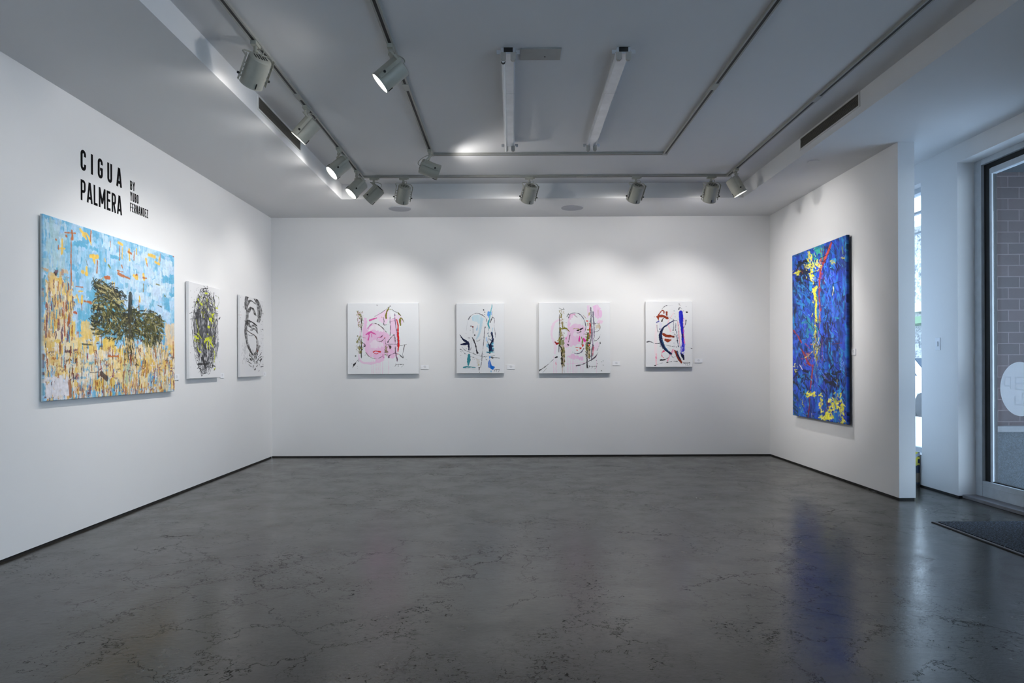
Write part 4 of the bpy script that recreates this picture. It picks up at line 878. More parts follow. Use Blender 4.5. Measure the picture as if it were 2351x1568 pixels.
    def lobe(cx, cy, rx, ry, n, fx, fy, seed):      # short strokes flowing round an off-centre focus (fx, fy)
        q = random.Random(seed)
        for _ in range(n):
            t = q.uniform(0, 6.283); k = math.sqrt(q.random())*1.03
            x, y = cx+rx*k*math.cos(t), cy+ry*k*math.sin(t)
            an = math.atan2(y-fy, (x-fx)*1.6)+math.pi/2*q.choice((1, 1, .75, .35))+q.gauss(0, .3); l = q.uniform(18, 58)
            D([(x, y), (x+l*.5*math.cos(an)+q.gauss(0, 3), y+l*.5*math.sin(an)), (x+l*math.cos(an+.25), y+l*math.sin(an+.25))], q.uniform(3, 12), q.choice(GR), .92, dry=q.uniform(0, .4))
    q = random.Random(3)
    for (cx, cy, rx, ry, n) in ((545, 800, 88, 175, 60), (640, 870, 62, 130, 36), (885, 935, 90, 110, 46), (745, 900, 55, 110, 22)):
        for _ in range(n):
            t = q.uniform(0, 6.283); k = math.sqrt(q.random()); x, y = cx+rx*k*math.cos(t), cy+ry*k*math.sin(t)
            D([(x, y), (x+q.gauss(0, 20), y+q.uniform(10, 50))], q.uniform(16, 32), q.choice([(84,82,44),(62,62,38),(100,98,52),(46,48,32),(112,104,60)]), .9, dry=.45)
    lobe(545, 800, 98, 190, 560, 500, 860, 1); lobe(640, 870, 75, 150, 300, 520, 900, 2); lobe(885, 935, 100, 125, 460, 860, 1100, 3); lobe(745, 900, 65, 120, 240, 740, 1200, 4)
    q = random.Random(6)
    for _ in range(130):
        x = q.uniform(440, 660); y = 590+(x-440)*.45+q.gauss(0, 26); D([(x, y), (x+q.uniform(14, 40), y+q.uniform(-24, 30)), (x+q.uniform(40, 70), y+q.uniform(10, 60))], q.uniform(4, 9), q.choice([(34,36,28),(60,62,34),(180,170,120),(26,28,26)]), .95)
    for _ in range(140):
        x = q.uniform(840, 985); y = q.uniform(830, 1060); D([(x, y), (x+q.gauss(0, 8), y+q.uniform(30, 80))], q.uniform(4, 10), q.choice(GR), .9, dry=.2)
    D([(748,672),(745,760),(742,830)], [36,46,60], (48,54,48), .95, dry=.15); D([(735,680),(738,800)], 10, (26,28,26), .95); D([(762,680),(760,800)], 8, (30,32,28), .95)
    for _ in range(120):
        x = q.gauss(742, 24); y = q.uniform(820, 1190); D([(x, y), (x+q.gauss(0, 6), y+q.uniform(20, 60))], q.uniform(4, 11), q.choice([(44,46,34),(70,64,36),(30,30,30),(90,86,50),(60,50,50)]), .92, dry=.15)
    D([(790,830),(820,805),(860,805)], 9, (40,42,34), .95); D([(880,808),(940,812),(985,870),(998,930)], [12,8,8,10], (48,46,36), .9); D([(520,950),(600,985),(680,1000)], 8, (40,44,36), .9)
    D([(455,540),(470,590),(500,620)], [8,12,14], (80,86,60), .9)
    for (x, y) in ((610,790),(590,870),(830,860),(600,960),(840,1010),(545,770),(820,940)): D([(x,y),(x+14,y+16)], 16, (104,182,214), .8)
    D([(700,1020),(708,1130)], [14,10], (110,186,220), .9); D([(775,1020),(790,1080)], 12, (110,186,220), .8); D([(560,1000),(640,1010)], 16, (110,186,220), .7); D([(490,930),(540,955)], 14, (96,176,214), .8)
    D([(575,1165),(655,1165)], 14, (200,110,30), .9); D([(520,1300),(560,1340)], [40,50], (70,50,44), .9, dry=.2); D([(370,1068),(450,1075)], 10, (60,66,56), .9)
    D([(520,1010),(525,1110)], 9, (90,50,50), .9); D([(1082,1050),(1084,1160)], [20,22], (170,90,60), .9); D([(225,740),(235,1000)], [14,18], (180,100,50), .85, dry=.3); D([(272,1370),(280,1480)], [36,30], (160,90,30), .85, dry=.3)
    D([(85,1430),(82,1490)], 4, (90,100,110), .8); D([(130,1440),(135,1490)], 3, (120,110,120), .8)
    A.impasto(.34)
    o = tag(canvas('painting', A, TL, (0,1,0), (1,0,0), .020, M['paint'], (196, 208, 212), standoff=.016), 'large blue and gold abstract canvas below the lettering, dark green winged shape', 'painting')
art_big()
# ---------- right wall: tall deep blue
def art_deep():
    far = onX(1818.5, 588, 3.355); near = onX(1943, 545, 3.355); W = far[1]-near[1]; H = 1.892; TL = (3.355, far[1], far[2]+.004)
    cv = mkconv(1790, 530, 3.409, 'X', 3.355, TL, -1); A = Art(W, H, 300, 420, (28, 60, 150), cv, 1/3.409*7.4/FPX); D = A.dots
    r = random.Random(33); U = lambda a, b_: r.uniform(a, b_)
    B = [(26,56,176),(38,76,214),(18,100,184),(14,40,116),(34,84,206),(26,130,200),(8,20,56),(44,74,206),(30,90,214),(10,60,120),(60,110,230),(10,30,80),(40,150,214)]
    for _ in range(1500):
        x, y = U(-.02, W+.02), U(-.02, H+.02); an = r.gauss(1.35, .55) if x > W*.45 else r.gauss(1.1, .9); l = U(.05, .22)
        D([(x, y), (x+l*.5*math.cos(an)+U(-.01, .01), y+l*.5*math.sin(an)), (x+l*math.cos(an), y+l*math.sin(an))], U(.012, .06), r.choice(B), U(.5, .9), dry=U(.2, .55), px=False)
    def cluster(cx, cy, sx, sy, n, cols, w0, w1, l0, l1, ang, sd=.5, dr=.2):
        w0, w1 = w0*1.25, w1*1.25
        for _ in range(n):
            x, y = r.gauss(cx, sx), r.gauss(cy, sy); an = r.gauss(ang, sd); l = U(l0, l1)
            D([(x, y), (x+l*math.cos(an), y+l*math.sin(an))], U(w0, w1), r.choice(cols), U(.75, 1), dry=U(0, dr))
    DK = [(8,14,34),(14,22,54),(10,30,50),(20,20,60)]
    cluster(170, 310, 30, 60, 60, DK, 5, 20, 20, 60, 1.0, .8); cluster(150, 1120, 26, 60, 40, DK+[(16,60,90)], 5, 16, 10, 50, 1.0, .9); cluster(400, 1120, 36, 60, 45, DK, 5, 16, 10, 60, .7, .7); cluster(380, 740, 20, 90, 30, [(30,26,90),(20,20,70)], 8, 20, 20, 70, 1.6, .2)
    cluster(110, 1350, 18, 50, 24, [(16,60,90),(20,90,120)], 6, 16, 20, 60, 1.3, .5); cluster(490, 1300, 14, 100, 24, DK, 4, 10, 20, 60, 1.4, .3)
    cluster(160, 430, 30, 40, 40, [(40,130,200),(30,110,190),(70,160,220),(20,60,110)], 5, 14, 14, 50, 1.2, .5); cluster(390, 520, 30, 120, 50, [(50,130,220),(40,90,210),(80,100,220)], 5, 13, 20, 80, 1.45, .2)
    cluster(300, 170, 24, 50, 50, [(30,140,150),(50,160,140),(20,120,130),(24,90,150)], 5, 16, 10, 40, 1.5, .8); cluster(235, 720, 24, 40, 30, [(30,120,160),(40,140,170)], 8, 20, 10, 40, 1.5, .6); cluster(300, 1080, 40, 60, 40, [(50,110,200),(40,140,190),(70,80,200)], 4, 11, 20, 60, 1.3, .3)
    cluster(480, 1010, 12, 30, 20, [(110,160,230),(70,110,210)], 4, 10, 5, 20, 1, 1)
    RD = [(150,48,44),(170,60,50),(120,40,60),(140,50,40)]
    D([(405,95),(375,170),(345,240),(322,300),(312,400),(310,520),(318,600)], [24,34,26,34,30,26,26], (168,60,46), .95, dry=.35)
    D([(395,110),(350,230)], 8, (190,80,60), .8, dry=.2); D([(315,600),(315,700),(300,800)], [16,12,8], (190,100,60), .9, dry=.3)
    D([(108,760),(140,800),(170,850)], [22,14,18], (160,50,50), .95, dry=.25); D([(165,900),(200,950),(225,1010),(260,1030)], [12,24,22,12], (150,46,56), .95, dry=.25); D([(262,1020),(250,1120),(240,1200)], [16,24,18], (160,56,46), .95, dry=.2); D([(235,1260),(230,1350),(215,1450)], [14,18,16], (120,40,60), .9, dry=.3)
    D([(240,960),(250,1060)], 10, (110,60,180), .8); D([(330,800),(335,950),(330,1010)], [10,12,8], (120,60,130), .9, dry=.2); D([(400,860),(490,850)], 4, (120,44,60), .9); cluster(375, 1330, 10, 40, 12, RD, 3, 8, 10, 30, 1.4, .5, .1); cluster(150, 300, 22, 14, 6, RD, 3, 5, 10, 20, 1, .8)
    YL = [(236,232,60),(226,220,40),(246,240,110),(214,204,50)]
    cluster(238, 210, 9, 34, 26, YL, 4, 10, 8, 26, 1.4, .6); cluster(245, 320, 8, 36, 22, YL, 4, 12, 6, 24, 1.2, .8); cluster(300, 250, 12, 26, 18, YL, 4, 9, 6, 22, 1.2, .8); cluster(125, 330, 16, 10, 12, YL, 3, 8, 12, 30, -.4, .3); cluster(210, 270, 16, 10, 10, YL, 3, 6, 10, 26, .2, .5)
    D([(290,425),(270,460),(285,540),(282,620),(288,690)], [16,30,26,30,26], (236,228,56), 1, dry=.2); D([(250,470),(290,440),(300,425)], [6,8,10], (230,224,80), 1); D([(275,680),(282,760),(278,850)], [12,10,14], (190,160,60), .9, dry=.2); D([(310,650),(315,700)], 12, (200,150,80), .9, dry=.2)
    cluster(290, 560, 6, 60, 14, [(90,170,150),(170,190,80)], 4, 8, 10, 30, 1.5, .2); D([(280,850),(270,930),(300,980)], [16,22,12], (150,120,60), .9, dry=.2); D([(255,920),(225,950),(190,970)], [8,6,5], (214,206,90), .95); cluster(290, 900, 12, 40, 24, [(150,140,60),(100,90,50),(190,180,70)], 3, 8, 20, 60, 1.6, .3)
    cluster(276, 560, 9, 110, 46, YL, 3, 9, 6, 24, 1.4, .5); cluster(285, 880, 14, 60, 24, YL+[(150,170,60)], 3, 7, 8, 30, 1.5, .5); cluster(250, 250, 30, 60, 30, YL, 3, 8, 6, 20, 1.1, .9)
    cluster(330, 300, 10, 90, 30, [(190,80,50),(120,40,50)], 3, 8, 12, 40, 1.7, .3); cluster(210, 960, 26, 50, 26, [(180,60,50),(120,40,60),(200,110,60)], 3, 8, 8, 30, 1.0, .6)
    cluster(300, 700, 110, 420, 190, [(10,14,34),(8,10,24),(14,24,60)], 2, 4.5, 20, 80, 1.1, .7); cluster(300, 700, 110, 420, 130, [(60,150,230),(50,120,230),(90,170,220),(40,160,190)], 2, 7, 8, 34, 1.2, .6); cluster(300, 800, 110, 380, 26, [(200,210,220),(180,170,200)], 1.5, 4, 4, 14, 1.2, .6)
    cluster(120, 1040, 9, 26, 9, YL, 3, 7, 6, 16, .5, .6); cluster(285, 1060, 5, 60, 9, [(190,180,70),(120,170,120)], 3, 5, 20, 40, 1.55, .1); cluster(410, 240, 22, 8, 12, [(200,190,60),(150,150,70)], 3, 7, 8, 26, .1, .4); cluster(490, 205, 8, 4, 5, YL, 3, 6, 6, 14, 0, .3)
    cluster(240, 1240, 26, 10, 34, YL+[(150,160,60)], 4, 10, 6, 24, .1, .6); cluster(320, 1300, 9, 34, 22, YL, 4, 10, 6, 20, 1.2, .8); cluster(430, 1330, 34, 30, 55, YL, 4, 12, 6, 24, .5, .9); cluster(350, 1410, 26, 12, 34, YL, 6, 15, 8, 28, .1, .5); cluster(490, 1370, 8, 55, 34, YL, 4, 10, 8, 26, 1.5, .4); cluster(440, 1260, 24, 16, 16, [(150,170,60),(214,206,60)], 3, 8, 5, 16, .4, .8); cluster(480, 1460, 20, 26, 20, YL, 3, 9, 6, 16, .8, .9); cluster(180, 1320, 20, 40, 14, [(120,150,60),(200,200,70)], 3, 6, 5, 14, .8, .9); cluster(350, 1090, 60, 120, 14, [(140,160,90)], 2, 4, 4, 10, .8, .9)
    for p, w in (([(310,215),(400,170)],4),([(300,230),(360,240)],4),([(285,700),(330,800),(430,820)],4),([(290,720),(350,850),(430,1000)],6),([(215,690),(290,760)],4),([(350,690),(440,810)],4),([(380,980),(460,1060)],5),([(300,820),(270,900)],5),([(150,380),(230,450)],5),([(290,700),(310,760)],9),([(385,200),(340,240)],6),([(230,1180),(240,1230)],6)): D(p, w, (16,18,30), .95)
    D([(418,425),(422,450),(412,490)], [9,12,8], (220,224,190), 1); D([(490,130),(495,175)], [20,12], (120,160,130), .9); D([(155,1020),(178,1055)], [7,13], (214,206,224), 1); D([(450,1130),(448,1180)], 5, (190,190,150), .9); D([(250,1390),(252,1420)], 8, (180,190,210), .9); D([(95,205),(180,170)], 6, (40,110,110), .8)
    A.impasto(.5)
    o = tag(canvas('painting', A, TL, (0,-1,0), (-1,0,0), .032, M['thickpaint'], (12, 26, 62), standoff=.022), 'tall deep blue abstract canvas with yellow and red streaks on right partition', 'painting')
art_deep()
# ---------- small piece glimpsed low by the side window
def art_small():
    TL = (3.955, 6.63, .335); W, H = .56, .31
    A = Art(W, H, 200, 111, (30, 44, 66), lambda a, b_: (a, b_), 1.); D = A.dots
    A.poly([(0,0),(.56,0),(.56,.12),(.40,.15),(.2,.12),(.08,.16),(0,.12)], (214,206,80), 1, px=False, rag=3); D([(.0,.02),(.05,.05),(.10,.03)], [.02,.03,.02], (170,184,204), 1, px=False)
    D([(.0,.24),(.05,.26),(.55,.22)], .07, (110,100,84), .9, px=False, dry=.2); D([(.06,.19),(.10,.22)], .03, (60,90,120), .9, px=False)
    o = tag(canvas('painting', A, TL, (0,1,0), (-1,0,0), .02, M['paint']), 'small yellow and navy picture standing low below the side window beyond the pier', 'painting')
    m = MB(); m.box((-.005, 0, -.335), (.02, W, -.31)); m.build('base_strip', M['dark'], o)
art_small()


# ------------------------------------------------------------------ wall cards
def card(center, udir, ndir, w, h, label):
    t = tag(empty('wall_label', center), label, 'label card', 'small white label cards beside the canvases')
    u = Vector(udir); n = Vector(ndir); Rm = Matrix((u, n, Vector((0, 0, 1)))).transposed().to_4x4()
    m = MB(); m.box((-w/2, 0, -h/2), (w/2, .006, h/2), Rm); m.build('card', M['card'], t)
    m = MB()
    for k, (x0, x1) in enumerate(((-.12, .12), (-.18, .16), (-.10, .14))):
        m.box((x0*w, .006, h*(.22-.17*k)), (x1*w, .0063, h*(.27-.17*k)), Rm)
    m.build('printed_text', M['ink'], t)
YW = YB
for (px, py, lb) in ((975.5, 842.5, 'white label card on back wall just right of the leftmost pink face canvas'),
                     (1173, 842.5, 'white label card on back wall just right of the blue and teal canvas'),
                     (1415, 834, 'white label card on back wall just right of the pink face canvas with olive bars'),
                     (1603.6, 828, 'white label card on back wall just right of the blue and rust canvas')):
    card(onY(px, py, YB), (1, 0, 0), (0, -1, 0), .100, .054, lb)
card(onX(1960.5, 808, XR), (0, -1, 0), (-1, 0, 0), .085, .062, 'white label card on right partition beside the tall blue canvas')
card((XL, 6.39, 1.10), (0, 1, 0), (1, 0, 0), .10, .054, 'white label card on left wall just past the large blue and gold canvas')
card((XL, 7.40, 1.10), (0, 1, 0), (1, 0, 0), .10, .054, 'white label card on left wall between the two black and white canvases')
card((XL, 8.68, 1.10), (0, 1, 0), (1, 0, 0), .10, .054, 'white label card on left wall by the back corner')

# light switch on pier
sp = onX(2154, 789.5, XF)
t = tag(empty('light_switch', sp), 'white light switch plate on the entrance pier', 'switch')
m = MB(); m.box((-.006, -.036, -.058), (0, .036, .058), bev=.002); m.build('plate', M['switch'], t)
m = MB(); m.box((-.014, -.010, -.022), (-.006, .010, .022), bev=.002); o = m.build('rocker', M['switch'], t)

# ------------------------------------------------------------------ lettering
def ribbon(m, pts, t, T, closed=False, d=.0012):
    P = [Vector((p[0], p[1])) for p in pts]; n = len(P); L = []; Rr = []
    for i in range(n):
        a = P[i-1] if (i > 0 or closed) else None; c = P[(i+1) % n] if (i < n-1 or closed) else None
        d1 = (P[i]-a).normalized() if a is not None else (c-P[i]).normalized(); d2 = (c-P[i]).normalized() if c is not None else d1
        n1 = Vector((-d1.y, d1.x)); n2 = Vector((-d2.y, d2.x)); b_ = (n1+n2); b_ = b_.normalized() if b_.length > 1e-6 else n1
        k = t/2/max(.45, b_.dot(n1)); L.append(P[i]+b_*k); Rr.append(P[i]-b_*k)
    rg = range(n) if closed else range(n-1)
    vs = []; fs = []
    for i in range(n):
        for q in (L[i], Rr[i]):
            vs.append((q.x, 0, q.y)); vs.append((q.x, d, q.y))
    for i in rg:
        a = i*4; b_ = ((i+1) % n)*4
        fs += [(a, b_, b_+2, a+2), (a+1, a+3, b_+3, b_+1), (a, a+1, b_+1, b_), (a+2, b_+2, b_+3, a+3)]
    if not closed: fs += [(0, 2, 3, 1), ((n-1)*4, (n-1)*4+1, (n-1)*4+3, (n-1)*4+2)]
    m.add(vs, fs, T)
def arc(cx, cy, rx, ry, a0, a1, n=8): return [(cx+rx*math.cos(math.radians(a0+(a1-a0)*k/n)), cy+ry*math.sin(math.radians(a0+(a1-a0)*k/n))) for k in range(n+1)]
def glyph(ch, w, t):
    h = t/2; l, r, mx_ = h, w-h, w/2; rx = (w-t)/2; ry = rx*1.05; top, bot = 1-h, h
    if ch == 'I': return [([(h, 0), (h, 1)], 0)]
    if ch == 'C': return [([(r, .68), (r, top-ry)]+arc(mx_, top-ry, rx, ry, 0, 180)[1:]+arc(mx_, bot+ry, rx, ry, 180, 360)+[(r, .32)], 0)]
    if ch == 'G': return [([(r, .70), (r, top-ry)]+arc(mx_, top-ry, rx, ry, 0, 180)[1:]+arc(mx_, bot+ry, rx, ry, 180, 360)+[(r, .47+0*h), (mx_-.02, .47)], 0)]
    if ch == 'U': return [([(l, 1)]+arc(mx_, bot+ry, rx, ry, 180, 360)+[(r, 1)], 0)]
    if ch == 'O': return [(arc(mx_, top-ry, rx, ry, 0, 180)+arc(mx_, bot+ry, rx, ry, 180, 360), 1)]
    if ch == 'A': return [([(h*.7, 0), (mx_-h*.25, 1)], 0), ([(w-h*.7, 0), (mx_+h*.25, 1)], 0), ([(w*.2, .24), (w*.8, .24)], 0)]
    if ch == 'P': return [([(l, 0), (l, top), (mx_-.01, top)]+arc(mx_, top-ry, rx, ry, 80, 0, 5)+arc(mx_, .44+ry, rx, ry, 0, -80, 5)+[(l, .44)], 0)]
    if ch == 'R': return [([(l, 0), (l, top), (mx_-.01, top)]+arc(mx_, top-ry, rx, ry, 80, 0, 5)+arc(mx_, .47+ry, rx, ry, 0, -80, 5)+[(l, .47)], 0), ([(mx_, .46), (r+.01, 0)], 0)]
    if ch == 'B': return [([(l, top), (mx_-.01, top)]+arc(mx_, top-ry*.9, rx, ry*.9, 80, 0, 5)+arc(mx_, .53+ry*.9, rx, ry*.9, 0, -80, 5)+[(l, .53)], 0),
                          ([(l, .53), (mx_, .53)]+arc(mx_, .53-ry, rx, ry, 80, 0, 5)+arc(mx_, bot+ry, rx, ry, 0, -80, 5)+[(l, bot)], 0), ([(l, 0), (l, 1)], 0)]
    if ch == 'D': return [([(l, bot), (l, top), (mx_-.01, top)]+arc(mx_, top-ry, rx, ry, 80, 0, 5)+arc(mx_, bot+ry, rx, ry, 0, -80, 5)+[(l, bot)], 0)]
    if ch == 'L': return [([(l, 1), (l, bot), (w, bot)], 0)]
    if ch == 'E': return [([(w, top), (l, top), (l, bot), (w, bot)], 0), ([(l, .52), (w*.92, .52)], 0)]
    if ch == 'F': return [([(w, top), (l, top), (l, 0)], 0), ([(l, .50), (w*.9, .50)], 0)]
    if ch == 'M': return [([(l, 0), (l, 1)], 0), ([(r, 0), (r, 1)], 0), ([(l, .96), (mx_, .22)], 0), ([(r, .96), (mx_, .22)], 0)]
    if ch == 'N': return [([(l, 0), (l, 1)], 0), ([(r, 0), (r, 1)], 0), ([(l, .97), (r, .03)], 0)]
    if ch == 'Y': return [([(h*.8, 1), (mx_, .45)], 0), ([(w-h*.8, 1), (mx_, .45)], 0), ([(mx_, .5), (mx_, 0)], 0)]
    if ch == 'Z': return [([(0, top), (r, top), (l, bot), (w, bot)], 0)]
WID = {'I': .16, 'M': .62, 'A': .47, 'L': .35, 'E': .36, 'F': .35, 'Y': .45}
def word(parent, text, y0, y1, z0, z1, t=.155, gap=None):
    hgt = z1-z0; ws = [WID.get(c, .42)*(t/.155 if c == 'I' else 1) for c in text]
    tot = (y1-y0)/hgt; g = (tot-sum(ws))/max(1, len(text)-1)
    if g < .11 and gap is None:                     # squeeze glyphs so letters keep a gap
        k = (tot-.11*(len(text)-1))/sum(ws); ws = [q*k for q in ws]; g = .11
    x = 0
    for c, wd in zip(text, ws):
        T = Matrix(((0, 1, 0, 0), (1, 0, 0, 0), (0, 0, 1, 0), (0, 0, 0, 1)))  # local x -> world y, local y -> world x
        m = MB(); Tm = Matrix.Translation((0, 0, 0)) @ T @ Matrix.Diagonal((hgt, 1, hgt, 1))
        for k, (pts, cl) in enumerate(glyph(c, wd, t)): ribbon(m, pts, t, Tm, closed=bool(cl), d=.0010+.0003*k)
        o = m.build('letter', M['vinyl'], parent); o.location = (0, y0+x*hgt-parent.location.y, z0-parent.location.z)
        x += wd+g
ya, yb_ = onX(185, 400, XL)[1], onX(279, 400, XL)[1]
t1 = tag(empty('wall_lettering', (XL, ya, 2.2)), 'large black title lettering in two lines high on the left wall', 'lettering')
zt = EYE
word(t1, 'CIGUA', ya, yb_, zt+1.440, zt+1.592, gap=1)
word(t1, 'PALMERA', ya, yb_, zt+1.219, zt+1.371, t=.128)
yc = onX(298.7, 430, XL)[1]
t2 = tag(empty('wall_lettering', (XL, yc, 2.2)), 'small black byline lettering in three short lines right of the large title', 'lettering')
word(t2, 'BY', yc, yc+.070, zt+1.461, zt+1.536, t=.135)
word(t2, 'YUBO', yc, onX(317.7, 430, XL)[1], zt+1.370, zt+1.444, t=.135)
word(t2, 'FERNANDEZ', yc, onX(339.6, 430, XL)[1], zt+1.281, zt+1.354, t=.125)

# ------------------------------------------------------------------ ceiling fittings
def grille(xface, sgn, label):
    g = tag(empty('air_grille', (xface, 5.86, 3.259)), label, 'vent')
    y0, y1, z0, z1 = -.53, .53, -.045, .045
    def bx(m, x0, x1, a, b_, c, d_): m.box((sgn*x0, a, c), (sgn*x1, b_, d_))
    m = MB(); bx(m, 0, .006, y0-.02, y1+.02, z1, z1+.014); bx(m, 0, .006, y0-.02, y1+.02, z0-.014, z0); bx(m, 0, .006, y0-.02, y0, z0, z1); bx(m, 0, .006, y1, y1+.02, z0, z1)
    m.build('frame', M['grilleframe'], g)
    m = MB(); bx(m, .0, .001, y0, y1, z0, z1); m.build('backing', M['dark'], g)
    m = MB()
    for k in range(7):
        z = z0+.008+k*.0123; bx(m, .0015, .005, y0, y1, z, z+.0055)
    m.build('louvre_blades', M['grille'], g)
grille(RX0, 1, 'long dark louvred air grille in the left side of the ceiling tray')
grille(RX1, -1, 'long dark louvred air grille in the right side of the ceiling tray')
for (px, py, r, lb) in ((918, 479, .137, 'round flat grey ceiling disc above the leftmost back wall canvas'), (1314, 477, .137, 'round flat grey ceiling disc above the middle of the back wall'), (1867, 371, .055, 'small round white cover in the soffit near the right partition')):
    rr = ray(px, py); tt = (ZS-EYE)/rr[2]; x, y = rr[0]*tt, rr[1]*tt
    m = MB(); m.lathe([(r, 0), (r, -.004), (r-.004, -.007), (.001, -.007)], 40)
    tag(m.build('ceiling_disc', M['speaker'] if r > .1 else M['ceil'], smooth=True, loc=(x, y, ZS)), lb, 'ceiling fitting')
t = tag(empty('access_plate', (.217, 4.645, ZC)), 'flat grey metal access plate on ceiling beside the left bare strip fixture', 'plate')
m = MB(); m.box((-.137, -.085, -.010), (.137, .085, 0), bev=.002); m.build('plate', M['plate'], t)
m = MB(); m.lathe([(.006, -.0115), (.006, -.0095)], 12, Matrix.Translation((.03, .03, 0))); m.build('screw', M['dark'], t)

def strip(x0, y0, x1, y1, label, tube):
    t = tag(empty('fluorescent_fixture', ((x0+x1)/2, (y0+y1)/2, ZC)), label, 'light fixture')
    L = math.hypot(x1-x0, y1-y0); ang = math.atan2(y1-y0, x1-x0)-math.pi/2; t.rotation_euler = (0, 0, ang)
    h = L/2
    m = MB(); pr = [(-.046, 0), (-.046, -.020), (-.036, -.042), (.036, -.042), (.046, -.020), (.046, 0)]
    m.prism(pr, -h, h); m.box((-.047, -.3, -.0435), (.047, -.296, -.0415))
    m.build('housing', M['steel'], t)
    for e in (-1, 1):
        m = MB(); m.box((-.030, e*h, -.030), (.030, e*(h+.004), 0)); m.build('end_plate', M['dark'], t)
        for s_ in (-1, 1):
            m = MB()
            m.box((s_*.050, e*h-.004*e, -.034), (s_*.078, e*(h+.003), -.018)); m.box((s_*.058, e*(h-.004), -.046), (s_*.078, e*(h+.005), -.030), bev=.001)
            m.build('end_bracket', M['steel'], t)
        for s_ in (-1, 1):
            m = MB(); m.prism([(s_*.032-.017, -.035), (s_*.032-.017, -.078), (s_*.032-.008, -.090), (s_*.032+.008, -.090), (s_*.032+.017, -.078), (s_*.032+.017, -.035)], e*h-e*.012, e*(h+.010))
            m.build('lamp_socket', M['socket'], t)
    if tube:
        m = MB(); Tm = Matrix.Translation((-.034, 0, -.085)) @ Matrix.Rotation(math.radians(90), 4, 'X') 
        m.lathe([(.004, -h), (.011, -h+.003), (.0125, -h+.012), (.0125, h-.012), (.011, h-.003), (.004, h)], 16, Tm); m.build('tube', M['tube'], t, smooth=True)
        m = MB(); m.lathe([(.0135, -h+.008), (.0145, -h+.010), (.0145, -h+.030), (.0135, -h+.032)], 16, Matrix.Translation((-.034, 0, -.085)) @ Matrix.Rotation(math.radians(-90), 4, 'X')); m.build('tube_collar', M['rubber'], t)
strip(-.003, 4.56, .006, 6.50, 'bare strip light fixture on the ceiling holding one unlit tube', True)
strip(.768, 4.56, .785, 6.50, 'bare strip light fixture on the ceiling with no tube', False)

def track(name_label, xa_, xb_, ye, conn):
    t = tag(empty('lighting_track', ((xa_+xb_)/2, ye, ZC)), name_label, 'track')
    w_, h_ = .022, .020
    ys_ = RY0+.3
    L = t.location
    def rail(a, b_, ax):
        m = MB(); x0, y0 = a; x1, y1 = b_
        if ax == 'y':
            m.box((x0-w_, y0, -h_), (x0-.010, y1, 0)); m.box((x0+.010, y0, -h_), (x0+w_, y1, 0)); m.box((x0-.010, y0, -.007), (x0+.010, y1, 0))
            s_ = MB(); s_.box((x0-.0098, y0+.004, -.0185), (x0+.0098, y1-.004, -.0072))
        else:
            m.box((x0, y0-w_, -h_), (x1, y0-.006, 0)); m.box((x0, y0+.010, -h_), (x1, y0+w_, 0)); m.box((x0, y0-.010, -.007), (x1, y0+.010, 0))
            s_ = MB(); s_.box((x0+.004, y0-.0098, -.0185), (x1-.004, y0+.0098, -.0072))
        r = m.build('rail', M['track'], t); r.location = (-L.x, -L.y, 0)
        s_.build('slot', M['dark'], r)
    rail((xa_, ys_), (xa_, ye-.02), 'y'); rail((xb_, ys_), (xb_, ye-.02), 'y'); rail((xa_+.02, ye), (xb_-.02, ye), 'x')
    for (x, y, ax) in [(xa_, ye, 'c'), (xb_, ye, 'c')]+conn:
        m = MB(); q = .025 if ax == 'c' else 0
        if ax == 'y': m.box((x-.024, y-.06, -.022), (x+.024, y+.06, 0), bev=.002)
        elif ax == 'x': m.box((x-.06, y-.024, -.022), (x+.06, y+.024, 0), bev=.002)
        else: m.box((x-q, y-q, -.022), (x+q, y+q, 0), bev=.002)
        o = m.build('connector', M['track'], t); o.location = (-L.x, -L.y, 0)
track('outer U-shaped ceiling light track carrying most of the spotlights', -1.645, 2.445, 7.636, [(-1.645, 5.33, 'y'), (2.445, 5.42, 'y'), (.81, 7.636, 'x')])
track('inner U-shaped ceiling light track carrying two spotlights', -.775, 1.56, 6.83, [(-.775, 5.16, 'y'), (1.56, 5.17, 'y')])

# ------------------------------------------------------------------ track spotlights
def lp(name, m, mats, smooth=True): o = m.build(name, mats, None, smooth); C.objects.unlink(o); return o.data
R0 = .073; LC = .19
m = MB(); m.lathe([(.050, -.004), (.066, 0), (R0-.001, .006), (R0, .012), (R0, LC-.006), (R0+.002, LC-.004), (R0+.002, LC), (R0-.004, LC), (R0-.004, LC-.03), (.055, LC-.05)], 36)
ME_house = lp('housing', m, M['spot'])
m = MB(); m.lathe([(R0-.006, LC-.007), (.001, LC-.003)], 36, cap0=False, cap1=True); ME_lens = lp('lamp_face', m, M['lens'])
m = MB()
for k in range(-2, 3): m.box((k*.018-.003, -.035+abs(k)*.006, -.0065), (k*.018+.003, .035-abs(k)*.006, -.003))
ME_slots = lp('vent_slots', m, M['dark'], False)
ME_clip = []
for sg in (1, -1):
    m = MB(); m.box((-.003, sg*(R0-.001), LC-.045), (.003, sg*(R0+.004), LC-.008)); ME_clip.append(lp('clip', m, M['dark'], False))
def plate(sg):
    m = MB(); x = sg*(R0+.019)
    m.box((x-.0015, -.012, -.004), (x+.0015, .012, LC-.012), bev=.0008)
    for s_ in (.055, .085, .115, .145): m.box((sg*(R0-.002), -.004, s_), (x, .004, s_+.007))
    return lp('side_plate', m, M['spot'], False)
ME_pl = {1: plate(1), -1: plate(-1)}
